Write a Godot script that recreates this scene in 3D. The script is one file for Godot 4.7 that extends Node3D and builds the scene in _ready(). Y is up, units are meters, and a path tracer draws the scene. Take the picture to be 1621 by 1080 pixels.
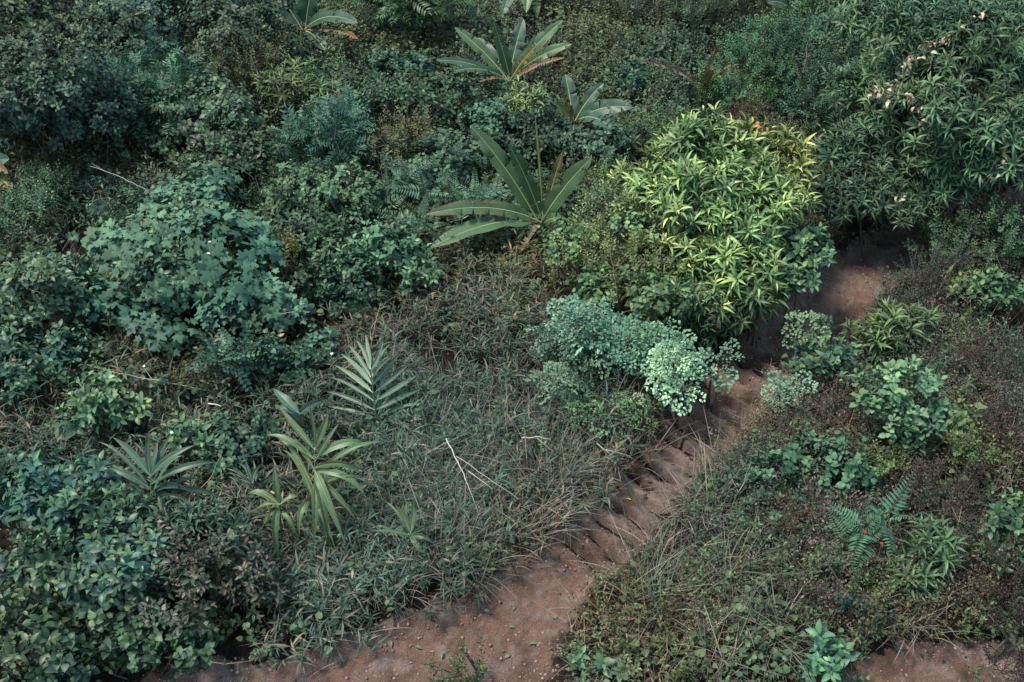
extends Node3D
# A steep footpath through tropical scrub, seen from above. Units are metres, y is up.

# ---------------------------------------------------------------- mesh helper
class MB:
	var v := PackedVector3Array()
	var c := PackedColorArray()
	var uv := PackedVector2Array()
	var ix := PackedInt32Array()
	func quad(a: int, b: int, d: int, e: int) -> void:
		ix.append_array([a, b, d, b, e, d])
	func sheet(pts: PackedVector3Array, cols: PackedColorArray, uvs: PackedVector2Array, w: int) -> void:
		var o := v.size()
		v.append_array(pts); c.append_array(cols); uv.append_array(uvs)
		for r in range(pts.size() / w - 1):
			for k in range(w - 1):
				var a := o + r * w + k
				quad(a, a + 1, a + w, a + w + 1)
	func tube(pts: Array, r0: float, r1: float, sides: int, col: Color, power := 1.0) -> void:
		var o := v.size()
		var side := Vector3.RIGHT
		for k in pts.size():
			var p: Vector3 = pts[k]
			var t: Vector3 = (pts[mini(k + 1, pts.size() - 1)] - pts[maxi(k - 1, 0)]).normalized()
			side = (side - t * side.dot(t))
			if side.length() < 0.01:
				side = t.cross(Vector3(0.3, 0.2, 0.9))
			side = side.normalized()
			var q := t.cross(side)
			var f := float(k) / maxf(pts.size() - 1, 1)
			var r := lerpf(r0, r1, pow(f, power))
			for s in sides:
				var a := TAU * s / sides
				v.append(p + (side * cos(a) + q * sin(a)) * r); c.append(col); uv.append(Vector2(float(s) / sides, f))
		for k in range(pts.size() - 1):
			for s in sides:
				var a := o + k * sides + s
				var b := o + k * sides + (s + 1) % sides
				quad(a, b, a + sides, b + sides)
	func put(other: MB, x: Transform3D, tint := Color.WHITE) -> void:
		var o := v.size()
		v.append_array(x * other.v); uv.append_array(other.uv)
		for k in other.c:
			c.append(k * tint)
		for k in other.ix:
			ix.append(k + o)
	func mesh() -> ArrayMesh:
		var n := PackedVector3Array()
		n.resize(v.size())
		for k in range(0, ix.size(), 3):
			var f := (v[ix[k + 2]] - v[ix[k]]).cross(v[ix[k + 1]] - v[ix[k]])
			n[ix[k]] += f; n[ix[k + 1]] += f; n[ix[k + 2]] += f
		for k in n.size():
			n[k] = n[k].normalized() if n[k].length() > 1e-12 else Vector3.UP
		var a := []
		a.resize(Mesh.ARRAY_MAX)
		a[Mesh.ARRAY_VERTEX] = v; a[Mesh.ARRAY_NORMAL] = n; a[Mesh.ARRAY_COLOR] = c; a[Mesh.ARRAY_TEX_UV] = uv; a[Mesh.ARRAY_INDEX] = ix
		var m := ArrayMesh.new()
		m.add_surface_from_arrays(Mesh.PRIMITIVE_TRIANGLES, a)
		return m

# ---------------------------------------------------------------- node helpers
var rng := RandomNumberGenerator.new()
var taken := {}
var noise := FastNoiseLite.new()
var M := {}
var SP := {}
var tangle := []

func rf(a: float, b: float) -> float:
	return rng.randf_range(a, b)

func rdir() -> Vector3:
	return Vector3(rng.randfn(), rng.randfn(), rng.randfn()).normalized()

func numbered(called: String) -> String:
	if not taken.has(called):
		taken[called] = 0
		return called
	taken[called] += 1
	return "%s_%03d" % [called, taken[called]]

func tag(o: Node, label: String, category: String, group := "") -> void:
	o.set_meta("label", label); o.set_meta("category", category)
	if group:
		o.set_meta("group", group)

func thing(called: String, label: String, category: String, group: String, at: Vector3) -> Node3D:
	var o := Node3D.new()
	o.name = numbered(called)
	add_child(o)
	o.position = at
	tag(o, label, category, group)
	return o

func part(parent: Node, called: String, mesh: Mesh, mat: Material, x := Transform3D.IDENTITY) -> MeshInstance3D:
	var o := MeshInstance3D.new()
	var key := "n_" + called
	var k: int = parent.get_meta(key, 0)
	parent.set_meta(key, k + 1)
	o.name = called if k == 0 else "%s_%03d" % [called, k]
	o.mesh = mesh
	o.material_override = mat
	o.transform = x
	parent.add_child(o)
	return o

func scatter(parent: Node, called: String, mesh: Mesh, mat: Material, xs: Array, cols: Array) -> MultiMeshInstance3D:
	var mm := MultiMesh.new()
	mm.transform_format = MultiMesh.TRANSFORM_3D
	mm.use_colors = true
	mm.mesh = mesh
	mm.instance_count = xs.size()
	for k in xs.size():
		mm.set_instance_transform(k, xs[k]); mm.set_instance_color(k, cols[k])
	var o := MultiMeshInstance3D.new()
	o.name = called
	o.multimesh = mm
	o.material_override = mat
	parent.add_child(o, true)
	o.set_meta("kind", "stuff")
	return o

func frame(axis: Vector3, roll: float) -> Basis:
	# y along axis
	var y := axis.normalized()
	var x := y.cross(Vector3(0.31, 0.17, 0.93)).normalized()
	var z := x.cross(y)
	return Basis(x, y, z) * Basis(Vector3.UP, roll)

# ---------------------------------------------------------------- leaves
func width_at(kind: String, t: float) -> float:
	match kind:
		"lance": return pow(sin(PI * pow(t, 0.75)), 0.9) * (1.0 - 0.25 * t)
		"ovate": return pow(maxf(0.0, sin(PI * pow(t, 0.72))), 0.75)
		"oblong": return pow(maxf(0.0, sin(PI * pow(t, 1.25))), 0.55)
		"heart": return [0.55, 1.0, 0.86, 0.5, 0.0][int(round(t * 4.0))]
		"blade": return minf(1.0, 0.45 + t * 3.0) * pow(1.0 - t, 0.55)
	return 1.0 - t

func leaf_mb(kind: String, len_: float, half: float, fold: float, arch: float, segs: int, col: Color, rib := 1.2) -> MB:
	# grows along +z, upper face +y
	var m := MB.new()
	if kind == "lobed":
		return lobed_mb(len_, col)
	var p := PackedVector3Array(); var cs := PackedColorArray(); var u := PackedVector2Array()
	var y := 0.0; var z := 0.0
	for k in range(segs + 1):
		var t := float(k) / segs
		var w := maxf(half * width_at(kind, t), half * 0.03)
		var a := 0.25 * arch - arch * t * 1.25
		for s in [-1, 0, 1]:
			p.append(Vector3(s * w * cos(fold), y + absf(s) * w * sin(fold), z))
			var cc: Color = col * (rib if s == 0 else 1.0)
			cc.a = 1.0
			cs.append(cc); u.append(Vector2(s * 0.5 + 0.5, t))
		y += sin(a) * len_ / segs; z += cos(a) * len_ / segs
	m.sheet(p, cs, u, 3)
	return m

func lobed_mb(r: float, col: Color) -> MB:
	var m := MB.new()
	var pts := [[-158, .40], [-128, .66], [-112, .66], [-92, .46], [-72, .86], [-54, .90], [-36, .58], [-12, 1.0], [0, 1.12], [12, 1.0], [36, .58], [54, .90], [72, .86], [92, .46], [112, .66], [128, .66], [158, .40]]
	m.v.append(Vector3(0, 0.03 * r, 0.34 * r)); m.c.append(col * 1.15); m.uv.append(Vector2(.5, .3))
	m.v.append(Vector3(0, 0, 0.08 * r)); m.c.append(col); m.uv.append(Vector2(.5, 0))
	for k in pts.size():
		var a := deg_to_rad(pts[k][0])
		var q: float = pts[k][1] * r * 0.62
		m.v.append(Vector3(sin(a) * q, -0.12 * q + rf(-.04, .05) * r, 0.34 * r + cos(a) * q)); m.c.append(col); m.uv.append(Vector2(.5 + .5 * sin(a), .5))
	for k in range(pts.size() - 1):
		m.ix.append_array([0, 2 + k, 3 + k])
	m.ix.append_array([0, 1, 2, 0, 2 + pts.size() - 1, 1])
	return m

# one species: leaf shape, how leaves sit on a sprig, colours
func species(key: String, d: Dictionary) -> void:
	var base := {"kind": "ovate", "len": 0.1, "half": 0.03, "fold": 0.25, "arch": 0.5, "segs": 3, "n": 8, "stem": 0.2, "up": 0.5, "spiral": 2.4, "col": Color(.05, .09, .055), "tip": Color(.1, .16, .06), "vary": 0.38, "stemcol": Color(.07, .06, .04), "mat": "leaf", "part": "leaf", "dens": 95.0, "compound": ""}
	base.merge(d, true)
	base["sprigs"] = []
	base["units"] = []
	var col: Color = base["col"]
	var tip: Color = base["tip"]
	for k in 5:
		var cc: Color = col.lerp(tip, [0.0, 0.12, 0.3, 0.55, 0.9][k]) * [0.85, 1.1, 1.0, 1.0, 1.0][k]
		base["units"].append(unit_leaf(base, cc).mesh())
	for s in 4:
		var m := MB.new()
		var xs := sprig_leaves(base)
		var n := xs.size()
		m.tube([Vector3.ZERO, Vector3(0, base["stem"] * 0.55, 0.012), Vector3(0, base["stem"] * 1.0, 0.0)], 0.004, 0.0015, 3, base["stemcol"])
		for k in n:
			var f := float(k) / maxf(n - 1, 1)
			var cc: Color = col.lerp(tip, pow(f, 2.2) * rf(0.1, 1.0)) * rf(1.0 - base["vary"], 1.0 + base["vary"])  # random leaf tone, spread widened so lighter leaves stand in for sheen
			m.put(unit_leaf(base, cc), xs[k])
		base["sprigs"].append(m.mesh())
	SP[key] = base

func unit_leaf(d: Dictionary, col: Color) -> MB:
	col.a = 1.0
	var l: float = d["len"]
	if d["compound"] == "":
		return leaf_mb(d["kind"], l, d["half"], d["fold"], d["arch"], d["segs"], col)
	# a frond of leaflets in pairs along a rachis
	var m := MB.new()
	var pairs: int = d["pairs"]
	var ll: float = d["leaflet"]
	var pts := []
	for k in 5:
		var t := k / 4.0
		pts.append(Vector3(0, l * (0.18 * t - 0.34 * t * t * d["arch"]), l * t))
	m.tube(pts, 0.0035, 0.001, 3, d["stemcol"])
	if d["compound"] == "cloud":
		for k in pairs * 4:
			var t := rf(.2, 1.0)
			var side := rf(-1, 1) * l * 0.42 * sin(PI * clampf(t * .9 + .05, 0, 1))
			var p := Vector3(side, l * (0.18 * t - 0.34 * t * t * d["arch"]) + rf(-.03, .03) - absf(side) * .25, l * t)
			var cc := col * rf(0.82, 1.18)
			cc.a = 1.0
			var size := ll * rf(.7, 1.2)
			m.put(leaf_mb(d["kind"], size, size * d["half"], d["fold"], 0.4, d["segs"], cc), Transform3D(Basis(Vector3.UP, signf(side) * rf(.3, 1.5)) * Basis(Vector3.RIGHT, rf(-.2, .45)) * Basis(Vector3.BACK, rf(-.3, .3)), p))
		return m
	for k in range(pairs + 1):
		var t := 0.16 + 0.84 * float(k) / pairs
		var p := Vector3(0, l * (0.18 * t - 0.34 * t * t * d["arch"]), l * t)
		var size := ll * (0.62 + 0.5 * sin(PI * clampf(t * 0.85 + 0.08, 0, 1)))
		if d["compound"] == "fern":
			size = ll * (1.12 - t) * minf(1.0, 0.55 + t * 2.5)
		for s in ([-1, 1] if k < pairs else [0]):
			var b := Basis(Vector3.UP, s * d["splay"] + rf(-.1, .1)) * Basis(Vector3.RIGHT, rf(-.05, .3)) * Basis(Vector3.BACK, rf(-.25, .25))
			var cc := col * rf(0.85, 1.15)
			cc.a = 1.0
			m.put(leaf_mb(d["kind"], size, size * d["half"], d["fold"], 0.4, d["segs"], cc), Transform3D(b, p))
	return m

func sprig_leaves(d: Dictionary) -> Array:
	var out := []
	var n: int = d["n"]
	for k in n:
		var f := float(k) / maxf(n - 1, 1)
		var y: float = d["stem"] * (0.25 + 0.75 * f)
		var turn: float = k * d["spiral"] + rf(-.25, .25)
		var pitch: float = lerpf(d["up"] * 0.35, d["up"] * 1.35, f) + rf(-.22, .22)
		var size := lerpf(1.0, 0.62, pow(f, 2.0)) * rf(0.78, 1.15)
		var b := Basis(Vector3.UP, turn) * Basis(Vector3.RIGHT, -pitch) * Basis(Vector3.BACK, rf(-.35, .35))
		out.append(Transform3D(b.scaled_local(Vector3.ONE * size), Vector3(0, y, 0) + Basis(Vector3.UP, turn) * Vector3(0, 0, 0.008)))
	return out

# ---------------------------------------------------------------- ground
const RIBBONS := [[[-0.67, -4.8, 0.7], [-0.4, -5.27, 0.57], [0, -5.81, 0.38], [0.49, -6.4, 0.28], [0.92, -6.77, 0.27], [1.24, -7.16, 0.3], [1.55, -7.6, 0.29], [1.86, -8.03, 0.3], [2.22, -8.5, 0.3], [2.65, -9.06, 0.3], [3.1, -9.6, 0.32], [3.74, -10.18, 0.41], [4.35, -11, 0.43], [5.03, -11.61, 0.32], [5.75, -12.12, 0.32], [6.91, -12.54, 0.29], [8.66, -13.06, 0.3]], [[0.28, -6.04, 0.19], [-0.5, -5.68, 0.24], [-1.34, -5.33, 0.22], [-2.15, -5.09, 0.2], [-2.89, -4.89, 0.27]], [[5.26, -5.26, 0.1], [4.1, -5.28, 0.11], [3.51, -5.29, 0.14], [3.01, -5.18, 0.1], [2.77, -5.06, 0.06]]]
const STEP_FROM := 1.88
const STEP_TO := 6.12

func seg_dist(p: Vector2, r: Array) -> Array:
	# signed distance into a ribbon of [x, z, half width]: positive inside; and the way along it
	var best := -1e9; var way := 0.0; var s := 0.0; var off := 0.0
	for k in range(r.size() - 1):
		var a := Vector2(r[k][0], r[k][1]); var b := Vector2(r[k + 1][0], r[k + 1][1])
		var l := a.distance_to(b)
		var t := clampf((p - a).dot(b - a) / (l * l), 0.0, 1.0)
		var q := a.lerp(b, t)
		var d: float = lerpf(r[k][2], r[k + 1][2], t) - p.distance_to(q)
		if d > best:
			best = d; way = s + l * t; off = (p - q).dot(Vector2(-(b - a).y, (b - a).x) / l)
		s += l
	return [best, way, off]

func path_in(x: float, z: float) -> float:
	var p := Vector2(x, z)
	var d := -9.0
	for r in RIBBONS:
		d = maxf(d, seg_dist(p, r)[0])
	return d + 0.10 * noise.get_noise_2d(x * 60, z * 60) + 0.08 * noise.get_noise_2d(x * 190, z * 190)

func rough(x: float, z: float) -> float:
	return 0.16 * noise.get_noise_2d(x * 9, z * 9) + 0.05 * noise.get_noise_2d(x * 40 + 70, z * 40)

func land(x: float, z: float) -> float:
	# ground level, with the trodden path let in
	var y := rough(x, z)
	if x > -7 and x < 9 and z > -17 and z < -3:
		y -= 0.16 * smoothstep(-0.25, 0.15, path_in(x, z))
	return y

func foothold(x: float, z: float) -> float:
	# footholds trodden into the slope, shallow scallops across the path: their height
	var m := seg_dist(Vector2(x, z), RIBBONS[0])
	if m[0] < -0.2 or m[1] < STEP_FROM or m[1] > STEP_TO:
		return 0.0
	var fade := smoothstep(STEP_FROM, STEP_FROM + 0.4, m[1]) * (1.0 - smoothstep(STEP_TO - 0.4, STEP_TO, m[1]))
	var w: float = m[1] / 0.225 + 0.22 * noise.get_noise_2d(x * 50, z * 50 + 30) + m[2] * m[2] * 2.0 + m[2] * 0.5
	var f: float = w - floor(w)
	var saw: float = f / 0.12 if f < 0.12 else (1.0 - f) / 0.88
	var k: float = fade * smoothstep(-0.12, 0.1, m[0]) * (0.9 + 0.4 * noise.get_noise_2d(floor(w) * 37.0, 5.0))
	var groove := exp(-pow(minf(f, 1.0 - f) * 0.225 / 0.036, 2.0))
	return k * (0.105 * (saw - 0.4) - 0.105 * groove + 0.03 * noise.get_noise_2d(x * 260 + 11, z * 260))

func path_level(x: float, z: float) -> float:
	var p := Vector2(x, z)
	var e := path_in(x, z)
	var y := rough(x, z) - 0.16 * smoothstep(-0.25, 0.15, e) + 0.004
	y += foothold(x, z)
	y += 0.03 * noise.get_noise_2d(x * 70, z * 70) + 0.035 * noise.get_noise_2d(x * 260, z * 260) + 0.034 * noise.get_noise_2d(x * 900, z * 900) + 0.03 * absf(noise.get_noise_2d(x * 120 + 9, z * 120))
	return y - 0.08 * smoothstep(-0.06, -0.24, e)

func build_ground() -> void:
	var m := MB.new()
	var xs := []; var zs := []
	var x := -90.0
	while x <= 90.0:
		xs.append(x)
		x += 0.16 if absf(x + 0.01) < 13.0 else 7.0
	var z := -110.0
	while z <= 40.0:
		zs.append(z)
		z += 0.16 if z > -23.0 and z < -3.0 else 7.0
	var p := PackedVector3Array(); var cs := PackedColorArray(); var u := PackedVector2Array()
	for zz in zs:
		for xx in xs:
			var y := rough(xx, zz)
			var k := noise.get_noise_2d(xx * 30, zz * 30)
			if xx > -7 and xx < 9 and zz > -17 and zz < -3:
				var e := path_in(xx, zz)
				y -= 0.16 * smoothstep(-0.25, 0.15, e) + 0.09 * smoothstep(-0.10, 0.06, e)
			p.append(Vector3(xx, y, zz))
			cs.append(Color(.036, .029, .024).lerp(Color(.07, .053, .041), clampf(k + 0.3, 0, 1)))
			u.append(Vector2(xx, zz))
	m.sheet(p, cs, u, xs.size())
	var g := MeshInstance3D.new()
	g.name = "ground"; g.mesh = m.mesh(); g.material_override = M["soil"]
	add_child(g)
	g.set_meta("kind", "structure")
	# the bare clay path
	m = MB.new()
	var at := {}
	var step := 0.02
	for iz in range(int(11.5 / step)):
		for ixx in range(int(15.0 / step)):
			var px := -5.5 + ixx * step; var pz := -15.0 + iz * step
			var near := false
			if at.has(Vector2i(ixx, iz)):
				near = true
			if not near:
				var d := -9.0
				for r in RIBBONS:
					d = maxf(d, seg_dist(Vector2(px, pz), r)[0])
				near = d > -0.38
			if near:
				at[Vector2i(ixx, iz)] = m.v.size()
				m.v.append(Vector3(px, path_level(px, pz), pz))
				var a := noise.get_noise_2d(px * 25 + 50, pz * 25)
				var b := noise.get_noise_2d(px * 160, pz * 160 + 20)
				var cc := Color(.265, .155, .125).lerp(Color(.34, .24, .21), clampf(a * 1.4 + .45 + .8 * noise.get_noise_2d(px * 500 + 40, pz * 500), 0, 1)).lerp(Color(.14, .085, .065), clampf(b * 1.8 - .1, 0, 1)).lerp(Color(.38, .30, .265), clampf(noise.get_noise_2d(px * 330, pz * 330) * 1.5 - .2, 0, 1))
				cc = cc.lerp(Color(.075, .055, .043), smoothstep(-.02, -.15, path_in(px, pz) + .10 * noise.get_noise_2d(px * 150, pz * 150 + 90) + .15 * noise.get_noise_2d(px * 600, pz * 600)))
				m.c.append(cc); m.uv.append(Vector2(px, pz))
	for k: Vector2i in at:
		if at.has(k + Vector2i(1, 0)) and at.has(k + Vector2i(0, 1)) and at.has(k + Vector2i(1, 1)):
			m.quad(at[k], at[k + Vector2i(1, 0)], at[k + Vector2i(0, 1)], at[k + Vector2i(1, 1)])
	var o := MeshInstance3D.new()
	o.name = "path"; o.mesh = m.mesh(); o.material_override = M["clay"]
	add_child(o)
	o.set_meta("kind", "structure")

# ---------------------------------------------------------------- shrubs
const EYE := Vector3(0, 8, 0)

func shrub(called: String, label: String, category: String, group: String, kind: String, lobes: Array, dens := 1.0, single := 90, tint := Color.WHITE, low := -0.25) -> Node3D:
	var d: Dictionary = SP[kind]
	var c0 := Vector3.ZERO
	for l in lobes:
		c0 += Vector3(l[0], 0, l[2]) / lobes.size()
	c0.y = land(c0.x, c0.z) - 0.02
	var root := thing(called, label, category, group, c0)
	var seed_ := rf(0, 900)
	var given := lobes
	lobes = []
	for l in given:
		var big := Vector3(l[3], l[4], l[5])
		lobes.append([l[0], l[1] - l[4] * .08, l[2], l[3] * .8, l[4] * .82, l[5] * .8])
		for k in 6:
			var q := rdir()
			q.y = absf(q.y) * .8 - .1
			q = q.normalized()
			var g := rf(.25, .5)
			lobes.append([l[0] + q.x * big.x * .78, l[1] + q.y * big.y * .78, l[2] + q.z * big.z * .78, big.x * g, big.y * g, big.z * g])
	var front := []
	var xs := [[], [], [], []]; var cols := [[], [], [], []]
	for li in lobes.size():
		var l: Array = lobes[li]
		var c := Vector3(l[0], l[1], l[2])
		var r := Vector3(l[3], l[4], l[5])
		var area := 4.0 * PI * pow((pow(r.x * r.y, 1.6) + pow(r.x * r.z, 1.6) + pow(r.y * r.z, 1.6)) / 3.0, 1.0 / 1.6)
		for k in int(area * d["dens"] * dens * 0.75):
			var dir := rdir()
			if dir.y < low:
				dir.y = -dir.y
			var bump := 1.0 + 0.42 * noise.get_noise_3d(dir.x * 110 + seed_, dir.y * 110 + li * 40, dir.z * 110) + 0.16 * noise.get_noise_3d(dir.x * 300, dir.y * 300 + seed_, dir.z * 300)
			var depth := pow(rng.randf(), 1.8) * 0.5
			if rng.randf() < (0.15 if kind == "yellow" else 0.08):
				depth = -rf(.05, .38)
			var p := c + dir * r * (bump - depth)
			var inside := false
			for lj in lobes.size():
				if lj != li:
					var q: Array = lobes[lj]
					if ((p - Vector3(q[0], q[1], q[2])) / Vector3(q[3], q[4], q[5])).length() < 0.7:
						inside = true
						break
			if inside or p.y < land(p.x, p.z) + 0.02:
				continue
			var axis := (dir * 0.75 + Vector3.UP * 0.55 + rdir() * 0.55).normalized()
			var b := frame(axis, rf(0, TAU))
			var size := rf(0.75, 1.2)
			var x := Transform3D(b.scaled_local(Vector3.ONE * size), p - axis * d["stem"] * 0.5 - c0)
			var patch := noise.get_noise_3d(p.x * 60 + seed_, p.y * 60, p.z * 60)
			var v := rf(0.7, 1.3) * (1.0 + 0.6 * patch)
			var warm := noise.get_noise_3d(p.x * 45, p.y * 45 + seed_, p.z * 45 + 77)
			var col := Color(tint.r * v * (1.0 + 0.4 * warm), tint.g * v, tint.b * v * (0.98 - 0.25 * warm))
			var see := dir.dot((EYE - p).normalized()) - depth * 2.5 + rf(-.25, .25)
			if rng.randf() < 0.035 and depth < .2 and (tint.r < 2.0 or rng.randf() < .3):
				tangle.append(Transform3D(frame((dir * .5 + Vector3.UP * .5 + rdir() * .8).normalized(), rf(0, TAU)).scaled_local(Vector3.ONE * rf(.7, 1.3)), p - dir * .03))
			front.append([see, x, col, rng.randi() % 4])
	front.sort_custom(func(a, b): return a[0] > b[0])
	var made := 0
	for f in front:
		if made < single:
			var ys := sprig_leaves(d)
			var mat := leaf_tint(d["mat"], f[2])
			for k in ys.size():
				var age := clampi(int(pow(float(k) / ys.size(), 1.6) * 4.0) + rng.randi() % 2, 0, 4)
				part(root, d["part"], d["units"][age], mat, f[1] * ys[k]); made += 1
		else:
			xs[f[3]].append(f[1]); cols[f[3]].append(f[2])
	for k in 4:
		if xs[k].size():
			scatter(root, "foliage", d["sprigs"][k], M[d["mat"]], xs[k], cols[k])
	# woody stems from the ground into the crown
	for l in given:
		var n := clampi(int(l[3] * 5.0), 2, 6)
		for k in n:
			var top := Vector3(l[0], l[1], l[2]) + rdir() * Vector3(l[3], l[4], l[5]) * 0.7
			top.y = maxf(top.y, l[1])
			var foot := Vector3(lerpf(c0.x, l[0], 0.75), 0, lerpf(c0.z, l[2], 0.75)) + Vector3(rf(-.15, .15), 0, rf(-.15, .15))
			foot.y = land(foot.x, foot.z) - 0.05
			var mid := foot.lerp(top, 0.5) + Vector3(rf(-.15, .15), rf(0, .15), rf(-.15, .15))
			var t := MB.new()
			t.tube([foot - c0, mid - c0, top - c0], rf(.010, .022), 0.004, 5, Color(.09, .075, .06) * rf(.7, 1.4))
			part(root, "stem", t.mesh(), M["bark"])
	return root

func leaf_tint(mat: String, c: Color) -> Material:
	# the same leaf material in a few steps of pigment, shared between single leaves
	var q := Color(snappedf(c.r, 0.14), snappedf(c.g, 0.14), snappedf(c.b, 0.14))
	var key := "%s %.2f %.2f %.2f" % [mat, q.r, q.g, q.b]
	if not M.has(key):
		var m: StandardMaterial3D = M[mat].duplicate()
		m.albedo_color = Color(maxf(q.r, .1), maxf(q.g, .1), maxf(q.b, .1)).linear_to_srgb()
		M[key] = m
	return M[key]

# ---------------------------------------------------------------- bananas
func bez(a: Vector3, b: Vector3, c: Vector3, t: float) -> Vector3:
	return a.lerp(b, t).lerp(b.lerp(c, t), t)

# one long blade leaf along a curve, with its midrib as a sub-part; ragged = share of torn edge, brown = share of dead margin
func blade_leaf(root: Node3D, called: String, a: Vector3, b: Vector3, c: Vector3, half: float, stalk: float, face: Vector3, fold: float, mat: String, col: Color, ragged: float, brown: float, segs := 18, rib := Color(.30, .36, .17), ribr := 0.012, shape := "banana") -> void:
	var m := MB.new()
	var n0 := rf(0, 500)
	var brownc := Color(.24, .135, .06)
	for s in [-1, 1]:
		var row := PackedVector3Array(); var cs := PackedColorArray(); var u := PackedVector2Array()
		var slack := 0.0
		for k in range(segs + 1):
			var f := float(k) / segs
			var t := lerpf(stalk, 1.0, f)
			var p := bez(a, b, c, t)
			var tan_ := (bez(a, b, c, minf(t + .02, 1)) - bez(a, b, c, t - .02)).normalized()
			var nn := (face - tan_ * face.dot(tan_)).normalized()
			var side: Vector3 = tan_.cross(nn) * s
			var w := half
			if shape == "banana":
				w *= pow(clampf(f * 7.0, 0.0, 1.0), 0.6) * pow(clampf((1.0 - f) * 3.6, 0.0, 1.0), 0.55)
			else:
				w *= pow(maxf(sin(PI * pow(f, .72)), 0.0), 0.85) + 0.06 * (1.0 - f)
			w = maxf(w, half * 0.02)
			var torn := rng.randf() < ragged and k > 2 and k < segs - 1
			var wave := 0.10 * w * sin(f * 19.0 + n0 + s) + 0.10 * w * noise.get_noise_2d(f * 400 + n0, s * 90)
			if torn:
				slack = rf(-.25, .1)
			slack *= 0.6
			for j in 4:
				var g := j / 3.0
				var lift := fold * (g - 0.45 * g * g)
				var q: Vector3 = p + side * w * g * cos(fold * 0.7) + nn * (w * lift + wave * g * g + slack * w * g) + nn * 0.002
				row.append(q)
				var edge := noise.get_noise_2d(f * 160 + n0, s * 60 + g * 45)
				var dead := clampf((g * g + f * f * 0.7 - 1.45 + brown * 1.6 + edge * 0.9) * 3.0, 0.0, 1.0) if brown > 0.0 else 0.0
				var cc := (col * (1.0 + 0.22 * noise.get_noise_2d(f * 90 + n0, g * 40 + s * 33))).lerp(brownc * (1.0 + edge * 0.8), dead)
				cc.a = 1.0
				cs.append(cc); u.append(Vector2(g * 0.5, f * 3.0))
			if torn or k == segs:
				# a tear: the next piece starts a little further, with its edge hanging differently
				flush(m, row, cs, u, s)
				row = PackedVector3Array(); cs = PackedColorArray(); u = PackedVector2Array()
				if k < segs:
					var p2 := bez(a, b, c, minf(t + .006, 1))
					var drop := rf(-.35, .15) * w
					for j in 4:
						var g := j / 3.0
						row.append(p2 + side * w * g * rf(.86, 1.0) + nn * (drop * g * g + 0.002) + tan_ * g * w * rf(0.03, .16))
						var cc := (col * rf(.85, 1.1)).lerp(brownc, clampf(brown * 1.3 * g, 0, 1))
						cc.a = 1.0
						cs.append(cc); u.append(Vector2(g * 0.5, f * 3.0))
	var o := part(root, called, m.mesh(), M[mat])
	var r := MB.new()
	var pts := []
	for k in 13:
		var t := k / 12.0
		var tan_ := (bez(a, b, c, minf(t + .02, 1)) - bez(a, b, c, maxf(t - .02, 0))).normalized()
		pts.append(bez(a, b, c, t) + (face - tan_ * face.dot(tan_)).normalized() * ribr * 0.15)
	r.tube(pts, ribr, ribr * 0.18, 6, rib, 0.8)
	part(o, "midrib", r.mesh(), M["stalk"])

func flush(m: MB, row: PackedVector3Array, cs: PackedColorArray, u: PackedVector2Array, s: int) -> void:
	if row.size() < 8:
		return
	if s < 0:
		m.sheet(row, cs, u, 4)
		return
	var a := PackedVector3Array(); var b := PackedColorArray(); var d := PackedVector2Array()
	for k in range(0, row.size(), 4):
		for j in 4:
			a.append(row[k + 3 - j]); b.append(cs[k + 3 - j]); d.append(u[k + 3 - j])
	m.sheet(a, b, d, 4)

# leaves: [tip, bow, half width, colour key, ragged, brown]
func banana(called: String, label: String, group: String, foot: Vector3, crown: Vector3, leaves: Array) -> void:
	foot.y = land(foot.x, foot.z) - 0.03
	var root := thing(called, label, "banana plant", group, foot)
	var t := MB.new()
	t.tube([Vector3.ZERO, (crown - foot) * 0.5 + Vector3(.01, 0, 0), crown - foot], 0.085, 0.05, 10, Color(.10, .12, .06))
	part(root, "pseudostem", t.mesh(), M["stalk"])
	for l in leaves:
		var tip: Vector3 = l[0] - foot
		var a := crown - foot + Vector3(rf(-.03, .03), -0.05, rf(-.03, .03))
		var out := Vector3(tip.x - a.x, 0, tip.z - a.z)
		var mid: Vector3 = a.lerp(tip, 0.5) + Vector3.UP * l[1] - out * 0.08
		var col: Color = {"green": Color(.10, .168, .08), "dark": Color(.066, .125, .085), "yellow": Color(.21, .24, .08), "dry": Color(.38, .26, .18)}[l[3]]
		var face := Vector3(0, 0.75, 0.65) if tip.y > a.y + 0.3 else Vector3(0, 1, .25)
		blade_leaf(root, "leaf", a, mid, tip, l[2] * 0.9, 0.12, face, 0.35 if l[3] != "dry" else 0.9, "banana", col, l[4] + .08, l[5], 20, Color(.34, .40, .19) if l[3] != "dry" else Color(.35, .22, .12))

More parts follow.
